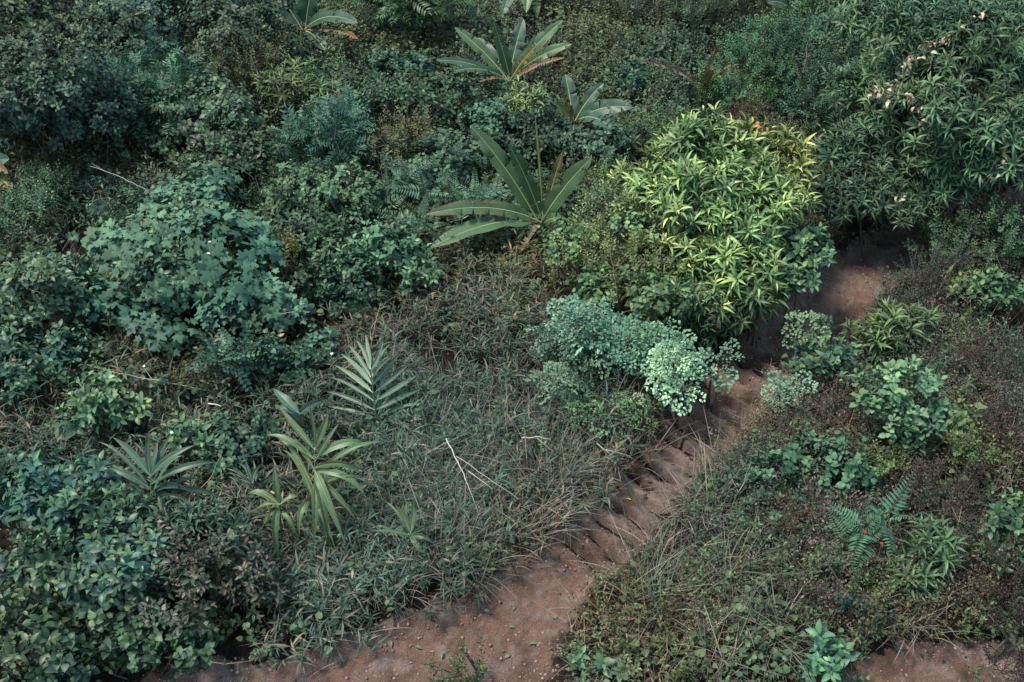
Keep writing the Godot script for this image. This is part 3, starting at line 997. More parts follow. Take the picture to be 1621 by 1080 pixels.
func build_plants() -> void:
	shrub("vine_thicket", "dark creeper-covered thicket in the top left corner", "thicket", "vine-smothered scrub at the upper left", "vine", [[-7.21, 1, -15.65, 0.97, 0.77, 0.92], [-6.41, 0.9, -15.43, 0.8, 0.64, 0.76], [-7.29, 0.9, -14.69, 0.77, 0.62, 0.73]], 1, 200, Color(1.1, 1.1, 1.05), -0.25)
	shrub("vine_thicket", "tall dark thicket at left edge above the shaded grassy hollow", "thicket", "vine-smothered scrub at the upper left", "vine", [[-6.21, 1.1, -12.99, 0.85, 0.68, 0.81], [-5.6, 0.8, -13.2, 0.66, 0.53, 0.63], [-6.85, 0.8, -13.37, 0.71, 0.57, 0.68]], 1, 200, Color(0.75, 0.85, 0.95), -0.25)
	shrub("vine_thicket", "dull green thicket at the top, second from the left corner", "thicket", "vine-smothered scrub at the upper left", "vine", [[-5.56, 0.9, -15.76, 0.81, 0.65, 0.77], [-4.96, 0.9, -16.1, 0.72, 0.58, 0.68]], 1, 120, Color(0.9, 0.95, 1), -0.25)
	shrub("broadleaf_shrub", "bluish shrub with drooping palm-like leaf tufts in the upper left scrub", "shrub", "vine-smothered scrub at the upper left", "pinnate", [[-5.22, 0.7, -14.11, 0.64, 0.51, 0.61], [-4.64, 0.6, -13.84, 0.54, 0.43, 0.51]], 1.1, 120, Color(0.75, 0.95, 1.05), -0.25)
	shrub("vine_thicket", "creeper mound left of the top left banana leaf", "thicket", "vine-smothered scrub at the upper left", "vine", [[-4.12, 0.9, -15.76, 0.81, 0.65, 0.77], [-3.73, 0.4, -15.84, 0.39, 0.31, 0.37]], 1, 150, Color(0.85, 0.95, 1), -0.25)
	shrub("feathery_shrub", "feathery shrub with brownish flower sprays in the upper left scrub", "shrub", "vine-smothered scrub at the upper left", "fine", [[-4.12, 0.6, -14.8, 0.56, 0.45, 0.53], [-3.7, 0.6, -15, 0.47, 0.38, 0.45]], 1, 0, Color(1.1, 1.05, 0.85), -0.25)
	shrub("lanceleaf_shrub", "pale narrow-leaved shrub just below the top left banana leaf", "shrub", "vine-smothered scrub at the upper left", "lance", [[-3.1, 0.7, -14.21, 0.46, 0.37, 0.44], [-2.7, 0.5, -14.12, 0.4, 0.32, 0.38]], 0.9, 120, Color(1, 1.15, 0.95), -0.25)
	shrub("vine_thicket", "yellowish creeper mound in the middle of the upper left scrub", "thicket", "vine-smothered scrub at the upper left", "heart", [[-4.15, 0.6, -13.39, 0.66, 0.53, 0.62], [-4.69, 0.4, -13.48, 0.48, 0.38, 0.45]], 1, 160, Color(0.95, 0.95, 0.85), -0.25)
	shrub("vine_thicket", "dim creeper mound with white flecks above the grassy hollow", "thicket", "vine-smothered scrub at the upper left", "vine", [[-5.67, 0.8, -14.69, 0.71, 0.57, 0.68], [-5.95, 0.7, -14.3, 0.56, 0.44, 0.53]], 1, 150, Color(0.7, 0.85, 0.9), -0.25)
	shrub("vine_thicket", "creeper mound in the gully right of the pale narrow-leaved shrub", "thicket", "vine-smothered scrub at the upper left", "vine", [[-2.16, 0.4, -14.02, 0.62, 0.5, 0.59], [-1.55, 0.4, -14.21, 0.58, 0.47, 0.55]], 1, 180, Color(1, 1.1, 1), -0.25)
	shrub("vine_thicket", "small creeper mound left of the upper banana plant", "thicket", "vine-smothered scrub at the upper left", "heart", [[-1.85, 0.3, -15.61, 0.4, 0.32, 0.38], [-1.45, 0.3, -15.4, 0.34, 0.27, 0.32]], 1, 100, Color(0.75, 0.95, 0.95), -0.25)
	shrub("vine_thicket", "leafy creeper mound below the upper banana plant", "thicket", "vine-smothered scrub at the upper left", "vine", [[-0.97, 0.3, -14.3, 0.49, 0.39, 0.47], [-1.35, 0.3, -13.84, 0.48, 0.38, 0.46]], 1, 160, Color(1, 1.15, 1.05), -0.25)
	shrub("broadleaf_shrub", "blue-green broad-leaved shrub between the upper and middle banana plants", "shrub", "vine-smothered scrub at the upper left", "heart", [[-0.31, 0.4, -13.75, 0.39, 0.32, 0.37], [0, 0.3, -14.3, 0.34, 0.27, 0.32]], 1, 140, Color(0.75, 1, 1.05), -0.25)
	shrub("sapling", "yellow-green sapling with upright narrow leaves between the banana plants", "sapling", "vine-smothered scrub at the upper left", "lance", [[0.19, 0.6, -13.89, 0.29, 0.23, 0.27]], 1.1, 120, Color(1.7, 1.6, 1.3), -0.25)
	shrub("pinnate_shrub", "dark glossy shrub with drooping paired leaflets in the left middle", "shrub", "vine-smothered scrub at the upper left", "pinnate", [[-2.44, 0.6, -12.88, 0.49, 0.4, 0.47], [-2.81, 0.4, -12.89, 0.38, 0.3, 0.36]], 1.1, 140, Color(0.8, 0.95, 1), -0.25)
	shrub("rusty_shrub", "rust-tinged bush right of the dark glossy drooping shrub", "shrub", "vine-smothered scrub at the upper left", "fine", [[-1.75, 0.4, -12.89, 0.5, 0.4, 0.48], [-1.39, 0.4, -13.31, 0.43, 0.34, 0.41]], 1, 0, Color(1.55, 1, 0.85), -0.25)
	shrub("vine_thicket", "creeper mound left of the tall middle banana leaf", "thicket", "vine-smothered scrub at the upper left", "heart", [[-1.01, 0.4, -12.56, 0.58, 0.46, 0.55], [-0.6, 0.4, -13.05, 0.38, 0.3, 0.36]], 1, 180, Color(0.85, 1.05, 1.05), -0.25)
	shrub("vine_thicket", "grey-green creeper mound behind the middle banana plant", "thicket", "vine-smothered scrub at the upper left", "vine", [[0.35, 0.3, -13.48, 0.47, 0.38, 0.45], [1.22, 0.3, -13.31, 0.42, 0.34, 0.4]], 1, 150, Color(0.8, 0.95, 1.05), -0.25)
	shrub("vine_thicket", "creeper mound above the bank of star-shaped leaves", "thicket", "shrubs on the left bank", "vine", [[-3.49, 0.4, -12.89, 0.63, 0.5, 0.6], [-4.06, 0.3, -12.73, 0.49, 0.4, 0.47]], 1, 170, Color(1, 1.05, 0.95), -0.25)
	shrub("vine_thicket", "bright creeper mound below the dark glossy drooping shrub", "thicket", "shrubs on the left bank", "heart", [[-2.47, 0.4, -11.65, 0.59, 0.47, 0.56], [-1.93, 0.4, -11.8, 0.51, 0.41, 0.49]], 1, 220, Color(1, 1.2, 1.05), -0.25)
	shrub("fern", "fern clump with long pale fronds left of the middle banana plant", "fern", "ferns", "fern", [[-1.28, 0.35, -11.66, 0.48, 0.39, 0.46], [-0.4, 0.3, -11.59, 0.39, 0.31, 0.37]], 1.4, 90, Color(1, 1.15, 1.15), -0.1)
	shrub("lobed_leaf_vine", "big mound of star-shaped lobed leaves in the left middle", "vine", "shrubs on the left bank", "lobed", [[-3.56, 0.6, -9.93, 0.76, 0.61, 0.72], [-4.28, 0.55, -10.49, 0.56, 0.45, 0.53], [-2.94, 0.5, -9.59, 0.53, 0.42, 0.5], [-4, 0.5, -11.5, 0.59, 0.47, 0.56]], 1.15, 280, Color(1, 1.1, 1.08), -0.25)
	shrub("lobed_leaf_vine", "trailing star-shaped leaves hanging below the big lobed-leaf mound", "vine", "shrubs on the left bank", "lobed", [[-2.64, 0.45, -9.43, 0.38, 0.3, 0.36], [-4.34, 0.4, -9.49, 0.38, 0.3, 0.36], [-3.79, 0.3, -9.18, 0.3, 0.24, 0.29]], 0.9, 120, Color(0.9, 1, 1), -0.25)
	shrub("ovate_shrub", "spreading shrub of oval leaves on the star-leaf mound", "shrub", "shrubs on the left bank", "ovate", [[-3.45, 0.75, -10.2, 0.59, 0.48, 0.56], [-3.81, 0.75, -9.61, 0.43, 0.34, 0.41]], 0.5, 150, Color(0.8, 0.95, 0.95), -0.25)
	shrub("ovate_shrub", "yellow-tipped oval-leaved shrub at the left edge", "shrub", "shrubs on the left bank", "ovate", [[-5.22, 0.6, -9.58, 0.56, 0.45, 0.54], [-4.93, 0.6, -9.75, 0.39, 0.31, 0.37], [-5.46, 0.5, -9.37, 0.38, 0.3, 0.36]], 1, 230, Color(1, 1.05, 0.95), -0.25)
	shrub("vine_thicket", "pale leafy mound at the left edge above the yellow-tipped shrub", "thicket", "shrubs on the left bank", "fine", [[-6.11, 0.4, -11.37, 0.42, 0.34, 0.4], [-6.03, 0.4, -12.1, 0.36, 0.29, 0.34]], 1, 0, Color(0.85, 1.15, 1.05), -0.25)
	shrub("vine_thicket", "leafy bank right of the star-leaf mound", "thicket", "shrubs on the left bank", "vine", [[-2.78, 0.4, -11.09, 0.53, 0.43, 0.51], [-2.2, 0.35, -10.77, 0.45, 0.36, 0.42]], 1, 200, Color(0.95, 1.1, 1.05), -0.25)
	shrub("rusty_shrub", "brownish ferny bush on top of the left bank", "shrub", "shrubs on the left bank", "fine", [[-2.67, 0.6, -10.35, 0.28, 0.22, 0.27]], 1, 0, Color(1.6, 1.1, 0.6), -0.25)
	shrub("ovate_shrub", "glossy oval-leaved shrub left of the lowest banana leaf", "shrub", "shrubs on the left bank", "ovate", [[-1.34, 0.5, -10.56, 0.45, 0.36, 0.42], [-1.71, 0.4, -10.44, 0.37, 0.29, 0.35], [-1.1, 0.4, -10.19, 0.25, 0.2, 0.24]], 1, 220, Color(0.9, 1.1, 1), -0.25)
	shrub("vine_thicket", "low leafy mound above the dark hollow in the left middle", "thicket", "shrubs on the left bank", "vine", [[-1.9, 0.25, -10.03, 0.42, 0.34, 0.4], [-2.28, 0.3, -10.21, 0.36, 0.29, 0.34]], 1, 150, Color(0.75, 0.95, 0.95), -0.25)
	shrub("pinnate_shrub", "dark shrub with rows of round leaflets below the star-leaf mound", "shrub", "shrubs on the left bank", "leaflet", [[-3.06, 0.4, -8.55, 0.32, 0.26, 0.31], [-2.72, 0.4, -8.65, 0.29, 0.24, 0.28]], 0.9, 90, Color(0.9, 1, 1), -0.25)
	shrub("vine_thicket", "dark oval-leaved tangle at the left edge below the yellow-tipped shrub", "thicket", "shrubs on the left bank", "ovate", [[-5.13, 0.3, -8.66, 0.45, 0.36, 0.43], [-4.66, 0.3, -8.86, 0.36, 0.29, 0.34]], 0.9, 160, Color(0.55, 0.7, 0.75), -0.25)
	shrub("ovate_shrub", "pale fresh-leaved shrub alone in the dark left grass", "shrub", "shrubs on the left bank", "ovate", [[-4.06, 0.5, -7.96, 0.28, 0.23, 0.27], [-4.2, 0.4, -7.84, 0.22, 0.17, 0.21], [-3.88, 0.4, -7.93, 0.19, 0.15, 0.18]], 1.1, 170, Color(1.25, 1.3, 1.05), -0.25)
	shrub("ovate_shrub", "small leafy sprout beside the upright pale stick", "shrub", "shrubs on the left bank", "ovate", [[-3.28, 0.3, -7.72, 0.18, 0.15, 0.17], [-3, 0.25, -7.68, 0.18, 0.15, 0.17]], 1, 80, Color(1, 1.15, 1), -0.25)
	shrub("vine_thicket", "low round-leaved creeper left of the fanned palm-like reed", "thicket", "shrubs on the left bank", "heart", [[-2.52, 0.25, -8.92, 0.36, 0.29, 0.34], [-2.14, 0.2, -9.08, 0.26, 0.21, 0.25]], 0.9, 110, Color(0.75, 0.9, 0.9), -0.25)
	shrub("vine_thicket", "low creeper patch between the two tall reeds", "thicket", "shrubs on the left bank", "heart", [[-2.66, 0.2, -7.82, 0.3, 0.24, 0.29], [-2.77, 0.2, -7.39, 0.24, 0.19, 0.22]], 0.9, 110, Color(0.8, 1, 1), -0.25)
	shrub("broadleaf_shrub", "dark blue-green shrub with pointed leaves under the leftmost reed", "shrub", "leafy shrubs in the lower left corner", "ovate", [[-3.97, 0.5, -6.56, 0.45, 0.36, 0.43], [-3.47, 0.5, -6.41, 0.31, 0.25, 0.29], [-4.5, 0.45, -6.75, 0.34, 0.28, 0.33]], 1, 230, Color(0.55, 0.75, 0.85), -0.25)
	shrub("broadleaf_shrub", "broad blue-green leafed shrub in the lower left", "shrub", "leafy shrubs in the lower left corner", "ovate", [[-3.41, 0.55, -5.75, 0.4, 0.32, 0.38], [-3.17, 0.6, -5.98, 0.27, 0.22, 0.26]], 1, 260, Color(0.66, 0.82, 0.9), -0.25)
	shrub("broadleaf_shrub", "bright-tipped shrub in the bottom left corner", "shrub", "leafy shrubs in the lower left corner", "ovate", [[-4, 0.6, -5.65, 0.37, 0.3, 0.35], [-3.91, 0.5, -5.23, 0.36, 0.28, 0.34]], 1, 260, Color(0.66, 0.76, 0.7), -0.25)
	shrub("purple_shrub", "purple-tinged shrub at the lower left, beside the path", "shrub", "leafy shrubs in the lower left corner", "purple", [[-2.54, 0.55, -6.02, 0.41, 0.33, 0.39], [-2.2, 0.4, -5.8, 0.29, 0.23, 0.28], [-2.71, 0.4, -5.67, 0.34, 0.27, 0.32]], 1, 240, Color(1, 0.95, 0.95), -0.25)
	shrub("purple_shrub", "dark pointed-leaf shrub between the purple shrub and the leftmost reed", "shrub", "leafy shrubs in the lower left corner", "lance", [[-2.86, 0.6, -6.25, 0.31, 0.24, 0.29], [-2.59, 0.6, -6.29, 0.25, 0.2, 0.24]], 0.7, 120, Color(0.7, 0.75, 0.85), -0.25)
	shrub("broadleaf_shrub", "dark low leaves under the purple-tinged shrub", "shrub", "leafy shrubs in the lower left corner", "heart", [[-3.2, 0.25, -5.4, 0.36, 0.28, 0.34], [-2.67, 0.2, -5.31, 0.3, 0.24, 0.29], [-3.61, 0.3, -5.07, 0.3, 0.24, 0.28]], 0.8, 140, Color(0.5, 0.65, 0.65), -0.25)
	shrub("weedy_shrub", "olive twiggy shrub on the left flank of the yellow-green bush", "shrub", "low shrubs in the middle", "fine", [[0.88, 0.6, -10.41, 0.45, 0.36, 0.42], [1.29, 0.95, -10.81, 0.43, 0.35, 0.41], [1.39, 0.85, -9.82, 0.4, 0.32, 0.38], [1.18, 0.7, -11.77, 0.32, 0.26, 0.31], [1.6, 0.6, -9.58, 0.32, 0.25, 0.3]], 1, 0, Color(1.8, 1.75, 1.3), -0.25)
	shrub("oval_leaf_creeper", "light oval leaves climbing the twiggy shrub", "vine", "low shrubs in the middle", "heart", [[1.05, 0.6, -9.69, 0.36, 0.28, 0.34], [1.55, 0.8, -9.32, 0.35, 0.28, 0.33], [0.65, 0.7, -10.4, 0.3, 0.24, 0.28], [1.34, 1, -10.22, 0.3, 0.24, 0.29]], 0.6, 150, Color(1.5, 1.5, 1.05), -0.25)
	shrub("yellow_bush", "big bright yellow-green bush with narrow leaves left of the path", "bush", "yellow-green bush", "yellow", [[2, 1.1, -11.7, 0.46, 0.37, 0.44], [2.5, 1.35, -11.35, 0.56, 0.44, 0.53], [3.07, 1.2, -11.31, 0.43, 0.34, 0.41], [1.65, 1, -10.8, 0.41, 0.33, 0.39], [2.18, 1.25, -10.29, 0.58, 0.46, 0.55], [2.76, 1.15, -10.31, 0.51, 0.41, 0.49], [1.88, 0.85, -9.82, 0.37, 0.29, 0.35], [2.45, 0.9, -9.7, 0.4, 0.32, 0.38], [1.43, 0.8, -10.19, 0.25, 0.2, 0.24], [3.16, 1, -10.8, 0.33, 0.26, 0.31], [1.44, 0.9, -11.3, 0.24, 0.19, 0.23], [1.7, 0.6, -9.58, 0.27, 0.21, 0.25], [2.21, 0.6, -9.46, 0.29, 0.24, 0.28], [2.71, 0.6, -9.58, 0.27, 0.21, 0.25]], 0.82, 300, Color(1.3, 1.22, 1), -0.25)
	shrub("broadleaf_shrub", "dull green broad leaves on the right flank of the yellow-green bush", "shrub", "low shrubs in the middle", "ovate", [[3.3, 0.9, -10.05, 0.28, 0.23, 0.27], [3.12, 0.75, -9.61, 0.26, 0.21, 0.24]], 1.1, 170, Color(1, 1.05, 0.85), -0.25)
	shrub("weedy_shrub", "dark undergrowth under the yellow-green bush", "shrub", "low shrubs in the middle", "lance", [[2.37, 0.5, -9.54, 0.43, 0.35, 0.41], [1.84, 0.6, -9.58, 0.35, 0.28, 0.33], [2.83, 0.5, -9.76, 0.28, 0.23, 0.27], [2.11, 0.3, -9.5, 0.25, 0.2, 0.23]], 1, 160, Color(1, 1.1, 1), -0.25)
	shrub("mint_shrub", "left-hand pale blue-green shrub above the middle grass", "shrub", "pale blue-green shrubs along the path", "mint", [[0.5, 0.5, -8.94, 0.2, 0.16, 0.19], [0.77, 0.6, -8.98, 0.23, 0.18, 0.22], [1.01, 0.45, -8.95, 0.19, 0.15, 0.18]], 1.1, 150, Color(1.12, 1.17, 1.04), -0.25)
	shrub("mint_shrub", "small pale blue-green shrub tip below the left-hand one", "shrub", "pale blue-green shrubs along the path", "mint", [[0.44, 0.35, -8.42, 0.15, 0.12, 0.15], [0.63, 0.35, -8.6, 0.13, 0.1, 0.12]], 1.1, 90, Color(1.12, 1.19, 1.04), -0.25)
	shrub("mint_shrub", "blue-green shrub with yellow leaves in front of the yellow-green bush", "shrub", "pale blue-green shrubs along the path", "mint", [[1.51, 0.6, -8.72, 0.2, 0.16, 0.19], [1.32, 0.5, -8.73, 0.15, 0.12, 0.14]], 1.1, 120, Color(0.96, 1.01, 0.79), -0.25)
	shrub("mint_shrub", "brightest pale mint shrub overhanging the path", "shrub", "pale blue-green shrubs along the path", "mint", [[1.66, 0.7, -8.3, 0.18, 0.15, 0.17], [1.71, 0.55, -8.17, 0.12, 0.1, 0.12]], 1.3, 140, Color(1.93, 1.85, 1.49), -0.25)
	shrub("mint_shrub", "pale blue-green sprig nearest the path edge", "shrub", "pale blue-green shrubs along the path", "mint", [[2.13, 0.5, -8.53, 0.11, 0.09, 0.11], [2.03, 0.5, -8.65, 0.09, 0.07, 0.09]], 1.1, 80, Color(1.22, 1.27, 1.04), -0.25)
	shrub("mint_shrub", "blue-green shrub on the right edge of the path", "shrub", "pale blue-green shrubs along the path", "mint", [[2.78, 0.35, -8.26, 0.15, 0.12, 0.14]], 1.1, 80, Color(1.02, 1.11, 1.04), -0.25)
	shrub("mint_shrub", "green feathery shrub at the bend of the path", "shrub", "pale blue-green shrubs along the path", "mint", [[3.16, 0.5, -9.02, 0.15, 0.12, 0.14]], 1.1, 100, Color(1.17, 1.22, 0.84), -0.25)
	shrub("mint_shrub", "small olive shrub in the grass below the pale shrubs", "shrub", "pale blue-green shrubs along the path", "mint", [[0.8, 0.25, -8.04, 0.15, 0.12, 0.14], [1.21, 0.25, -8.04, 0.14, 0.11, 0.13]], 0.9, 60, Color(0.76, 0.8, 0.54), -0.25)
	shrub("low_creeper", "low green creeper slope right of the upper banana plant", "thicket", "shrubs at the upper right", "vine", [[1.71, 0.1, -15.58, 0.56, 0.28, 0.53], [2.47, 0.1, -16.81, 0.69, 0.34, 0.65]], 0.9, 130, Color(0.8, 0.95, 0.9), -0.25)
	shrub("pinnate_shrub", "soft green shrub with dense small leaves at the top right", "shrub", "shrubs at the upper right", "fine", [[3.74, 0.6, -15.31, 0.77, 0.62, 0.73], [3.25, 0.4, -14.69, 0.5, 0.4, 0.48], [4.18, 0.6, -14.9, 0.57, 0.45, 0.54]], 1.1, 0, Color(0.85, 1.35, 1.05), -0.25)
	shrub("pinnate_shrub", "bright soft shrub behind the top right banana plant", "shrub", "shrubs at the upper right", "mint", [[5.24, 0.6, -16.66, 0.66, 0.53, 0.63], [4.85, 0.5, -15.74, 0.53, 0.43, 0.51]], 1, 120, Color(0.5, 0.62, 0.5), -0.25)
	shrub("low_creeper", "green shrub between the dead banana plant and the yellow bush", "thicket", "shrubs at the upper right", "fine", [[2.29, 0.2, -13.89, 0.39, 0.31, 0.37], [1.7, 0.2, -13.78, 0.41, 0.33, 0.39]], 1, 0, Color(1.1, 1.25, 1), -0.25)
	shrub("weedy_shrub", "brown weedy bush tops behind the yellow-green bush", "shrub", "shrubs at the upper right", "brush", [[3.13, 0.7, -13.12, 0.48, 0.38, 0.46], [3.58, 0.7, -12.78, 0.39, 0.31, 0.37]], 1, 0, Color(1.1, 1, 1), -0.25)
	shrub("twiggy_shrub", "dark fine-twigged shrub left of the big right bush", "shrub", "shrubs at the upper right", "fine", [[4.57, 0.7, -14.21, 0.51, 0.41, 0.48], [4.22, 0.6, -13.74, 0.45, 0.36, 0.42]], 1, 0, Color(0.7, 0.95, 1.05), -0.25)
	shrub("tall_bush", "huge dark narrow-leaved bush filling the top right corner", "bush", "shrubs at the upper right", "lance", [[5.39, 1.6, -12.37, 1.19, 1.13, 1.13], [6.49, 1.6, -14, 1.1, 0.88, 1.05], [5.78, 1.3, -11.66, 0.85, 0.68, 0.81], [5.63, 1.4, -14.44, 0.9, 0.72, 0.86], [5.38, 0.9, -11.74, 0.62, 0.49, 0.59]], 1.1, 300, Color(0.95, 1.15, 1.05), -0.25)
	shrub("tall_bush", "dark narrow-leaved bush between the yellow-green bush and the biggest bush", "bush", "shrubs at the upper right", "lance", [[4.36, 0.9, -12.04, 0.63, 0.5, 0.6], [4.57, 0.7, -11.48, 0.52, 0.41, 0.49], [4.13, 0.6, -11.49, 0.4, 0.32, 0.38]], 1, 220, Color(0.75, 0.95, 1.05), -0.25)
	shrub("tall_bush", "narrow-leaved bush crowned with beige dry leaves, left of the biggest bush", "bush", "shrubs at the upper right", "lance", [[4.8, 1.1, -12.99, 0.63, 0.5, 0.6], [4.89, 1, -12.34, 0.47, 0.38, 0.45]], 1, 180, Color(0.8, 1, 0.95), -0.25)
	shrub("low_creeper", "dim weeds along the top edge right of the upper banana plant", "thicket", "shrubs at the upper right", "fine", [[3.19, 0.3, -17.71, 0.62, 0.5, 0.59], [3.96, 0.3, -17.84, 0.63, 0.5, 0.59], [2.07, 0.2, -18.21, 0.58, 0.46, 0.55]], 0.9, 0, Color(0.8, 0.9, 0.75), -0.25)
	shrub("palm_shrub", "fine-leaved shrub with small palm-like tufts at the top middle", "shrub", "shrubs at the upper right", "pinnate", [[-1.45, 0.7, -17.21, 0.58, 0.47, 0.55], [-2.15, 0.7, -17.62, 0.48, 0.39, 0.46]], 1, 120, Color(0.95, 1, 0.7), -0.25)
	shrub("brush_bush", "grey dead twiggy bush on the right bank of the path", "bush", "shrubs right of the path", "brush", [[4.82, 0.4, -10.19, 0.43, 0.35, 0.41], [4.45, 0.3, -9.85, 0.32, 0.25, 0.3]], 1, 0, Color(0.75, 0.8, 0.85), -0.25)
	shrub("weedy_shrub", "green weeds at the right edge above the twiggy bush", "shrub", "shrubs right of the path", "fine", [[5.64, 0.4, -10.7, 0.56, 0.45, 0.53], [5.3, 0.3, -10.97, 0.41, 0.33, 0.39]], 1, 0, Color(0.8, 1, 0.85), -0.25)
	shrub("weedy_shrub", "yellowish leafy shrub at the right edge", "shrub", "shrubs right of the path", "ovate", [[5.52, 0.4, -9.89, 0.35, 0.28, 0.34], [5.25, 0.3, -10.08, 0.28, 0.23, 0.27]], 0.8, 120, Color(0.95, 1, 0.65), -0.25)
	shrub("weedy_shrub", "leafy green clump right of the path bend", "shrub", "shrubs right of the path", "lance", [[3.99, 0.3, -9.18, 0.3, 0.24, 0.29], [4.33, 0.3, -9.39, 0.27, 0.22, 0.26]], 0.7, 110, Color(0.9, 1.05, 0.85), -0.25)
	shrub("weedy_shrub", "blue-green weeds right of the path beside the feathery shrub", "shrub", "shrubs right of the path", "ovate", [[3.22, 0.3, -8.76, 0.33, 0.26, 0.31], [3.53, 0.3, -8.66, 0.26, 0.21, 0.25]], 0.7, 120, Color(0.6, 0.8, 0.8), -0.25)
	shrub("oblong_shrub", "light green round-leaved shrub standing out on the right bank", "shrub", "shrubs right of the path", "oblong", [[3.8, 0.8, -7.87, 0.32, 0.26, 0.3], [3.59, 0.65, -7.67, 0.24, 0.19, 0.22], [3.95, 0.55, -7.64, 0.26, 0.21, 0.25], [3.85, 0.35, -7.45, 0.18, 0.14, 0.17]], 1.1, 280, Color(1, 1.08, 1.02), -0.25)
	shrub("oblong_shrub", "smaller round-leaved sprig right of the light green round-leaved shrub", "shrub", "shrubs right of the path", "oblong", [[4.37, 0.5, -7.69, 0.18, 0.15, 0.18]], 1, 70, Color(1, 1, 0.8), -0.25)
	shrub("feathery_shrub", "yellowish feathery weed at the right below the round-leaved shrubs", "shrub", "shrubs right of the path", "fine", [[4.37, 0.4, -7.4, 0.23, 0.18, 0.22], [3.53, 0.4, -7.2, 0.21, 0.17, 0.2]], 1, 0, Color(1.7, 1.5, 0.9), -0.25)
	shrub("brush_bush", "brown seedy bush at the right edge in the middle", "bush", "shrubs right of the path", "brush", [[5.06, 0.35, -8.7, 0.46, 0.37, 0.43], [4.84, 0.4, -7.71, 0.37, 0.29, 0.35]], 1, 0, Color(0.8, 0.78, 0.85), -0.25)
	shrub("brush_bush", "brown seedy bush between the path and the round-leaved shrub", "bush", "shrubs right of the path", "brush", [[2.95, 0.3, -7.81, 0.34, 0.27, 0.32], [3.35, 0.3, -8.17, 0.28, 0.23, 0.27]], 1, 0, Color(0.9, 0.9, 0.9), -0.25)
	shrub("heart_creeper", "heart-leaved creeper on the right bank beside the steps", "vine", "shrubs right of the path", "heart", [[2.45, 0.3, -7.13, 0.29, 0.23, 0.28], [2.94, 0.3, -7.46, 0.3, 0.24, 0.28], [3.23, 0.3, -7.13, 0.29, 0.23, 0.28]], 0.7, 150, Color(0.85, 1.05, 0.95), -0.25)
	shrub("fern", "bright green fern-like plant with red flowers at the lower right", "fern", "ferns", "fern", [[3.13, 0.5, -6.3, 0.19, 0.15, 0.18], [3.04, 0.35, -6.25, 0.14, 0.11, 0.14]], 2, 60, Color(1, 1.2, 1), -0.1)
	shrub("curled_leaf_shrub", "shrub with pale curled leaves right of the red-flowered fern", "shrub", "shrubs right of the path", "lance", [[3.61, 0.45, -6.17, 0.23, 0.18, 0.22], [3.5, 0.3, -5.94, 0.2, 0.16, 0.19]], 0.9, 160, Color(1.1, 1.2, 1.05), -0.25)
	shrub("feathery_shrub", "small yellowish weed below the red-flowered fern", "shrub", "shrubs right of the path", "fine", [[3.17, 0.3, -5.84, 0.15, 0.12, 0.14], [3.03, 0.25, -5.78, 0.1, 0.08, 0.1]], 1, 0, Color(1.7, 1.6, 0.8), -0.25)
	shrub("blue_weed", "small blue-green feathery weed at the lower right", "shrub", "shrubs right of the path", "fine", [[2.88, 0.3, -5.65, 0.14, 0.11, 0.13], [2.84, 0.2, -5.5, 0.09, 0.07, 0.09]], 1.1, 0, Color(0.5, 1, 1.3), -0.25)
	shrub("oval_leaf_creeper", "oval-leaved shrub at the right edge near the bottom", "shrub", "shrubs right of the path", "ovate", [[4.54, 0.4, -6.5, 0.31, 0.25, 0.29], [4.28, 0.3, -6.15, 0.22, 0.17, 0.21]], 0.8, 130, Color(0.7, 0.95, 0.8), -0.25)
	shrub("brush_bush", "dark dry scrub in the bottom right corner", "bush", "shrubs right of the path", "brush", [[4.22, 0.3, -5.68, 0.36, 0.29, 0.35], [4.09, 0.3, -6.08, 0.3, 0.24, 0.28], [4.15, 0.3, -5.18, 0.27, 0.22, 0.26]], 1, 0, Color(0.4, 0.42, 0.45), -0.25)
	shrub("brush_bush", "brown dry weeds above the bare soil at the bottom right", "bush", "shrubs right of the path", "brush", [[3.05, 0.2, -5.59, 0.26, 0.21, 0.24], [2.65, 0.2, -5.75, 0.26, 0.21, 0.25]], 1, 0, Color(0.85, 0.8, 0.8), -0.25)
	shrub("brush_bush", "brown dry weeds among the heart-leaved creeper", "bush", "shrubs right of the path", "brush", [[4.08, 0.3, -6.97, 0.37, 0.3, 0.36], [3.67, 0.25, -6.93, 0.29, 0.23, 0.27], [2.54, 0.25, -6.63, 0.31, 0.25, 0.29]], 1, 0, Color(0.8, 0.78, 0.78), -0.25)
	shrub("sapling", "long-leaved sapling at the bottom edge right of the path", "sapling", "shrubs right of the path", "ovate", [[2.58, 0.35, -5.09, 0.17, 0.14, 0.16], [2.39, 0.3, -4.98, 0.15, 0.12, 0.14]], 0.9, 90, Color(0.85, 1.1, 1), -0.25)
	shrub("sapling", "small broad-leaved sprout at the bottom edge beside the bare soil", "sapling", "shrubs right of the path", "ovate", [[0.62, 0.15, -5.16, 0.13, 0.1, 0.12], [0.9, 0.12, -5.13, 0.11, 0.09, 0.1]], 0.8, 60, Color(0.9, 1.15, 1.05), -0.25)
	shrub("sapling", "small mixed weed clump on the bare soil at the bottom", "sapling", "shrubs right of the path", "fine", [[-0.34, 0.08, -5.18, 0.17, 0.08, 0.16], [-0.57, 0.06, -5.13, 0.13, 0.06, 0.12]], 0.9, 0, Color(0.95, 1.05, 0.75), -0.25)
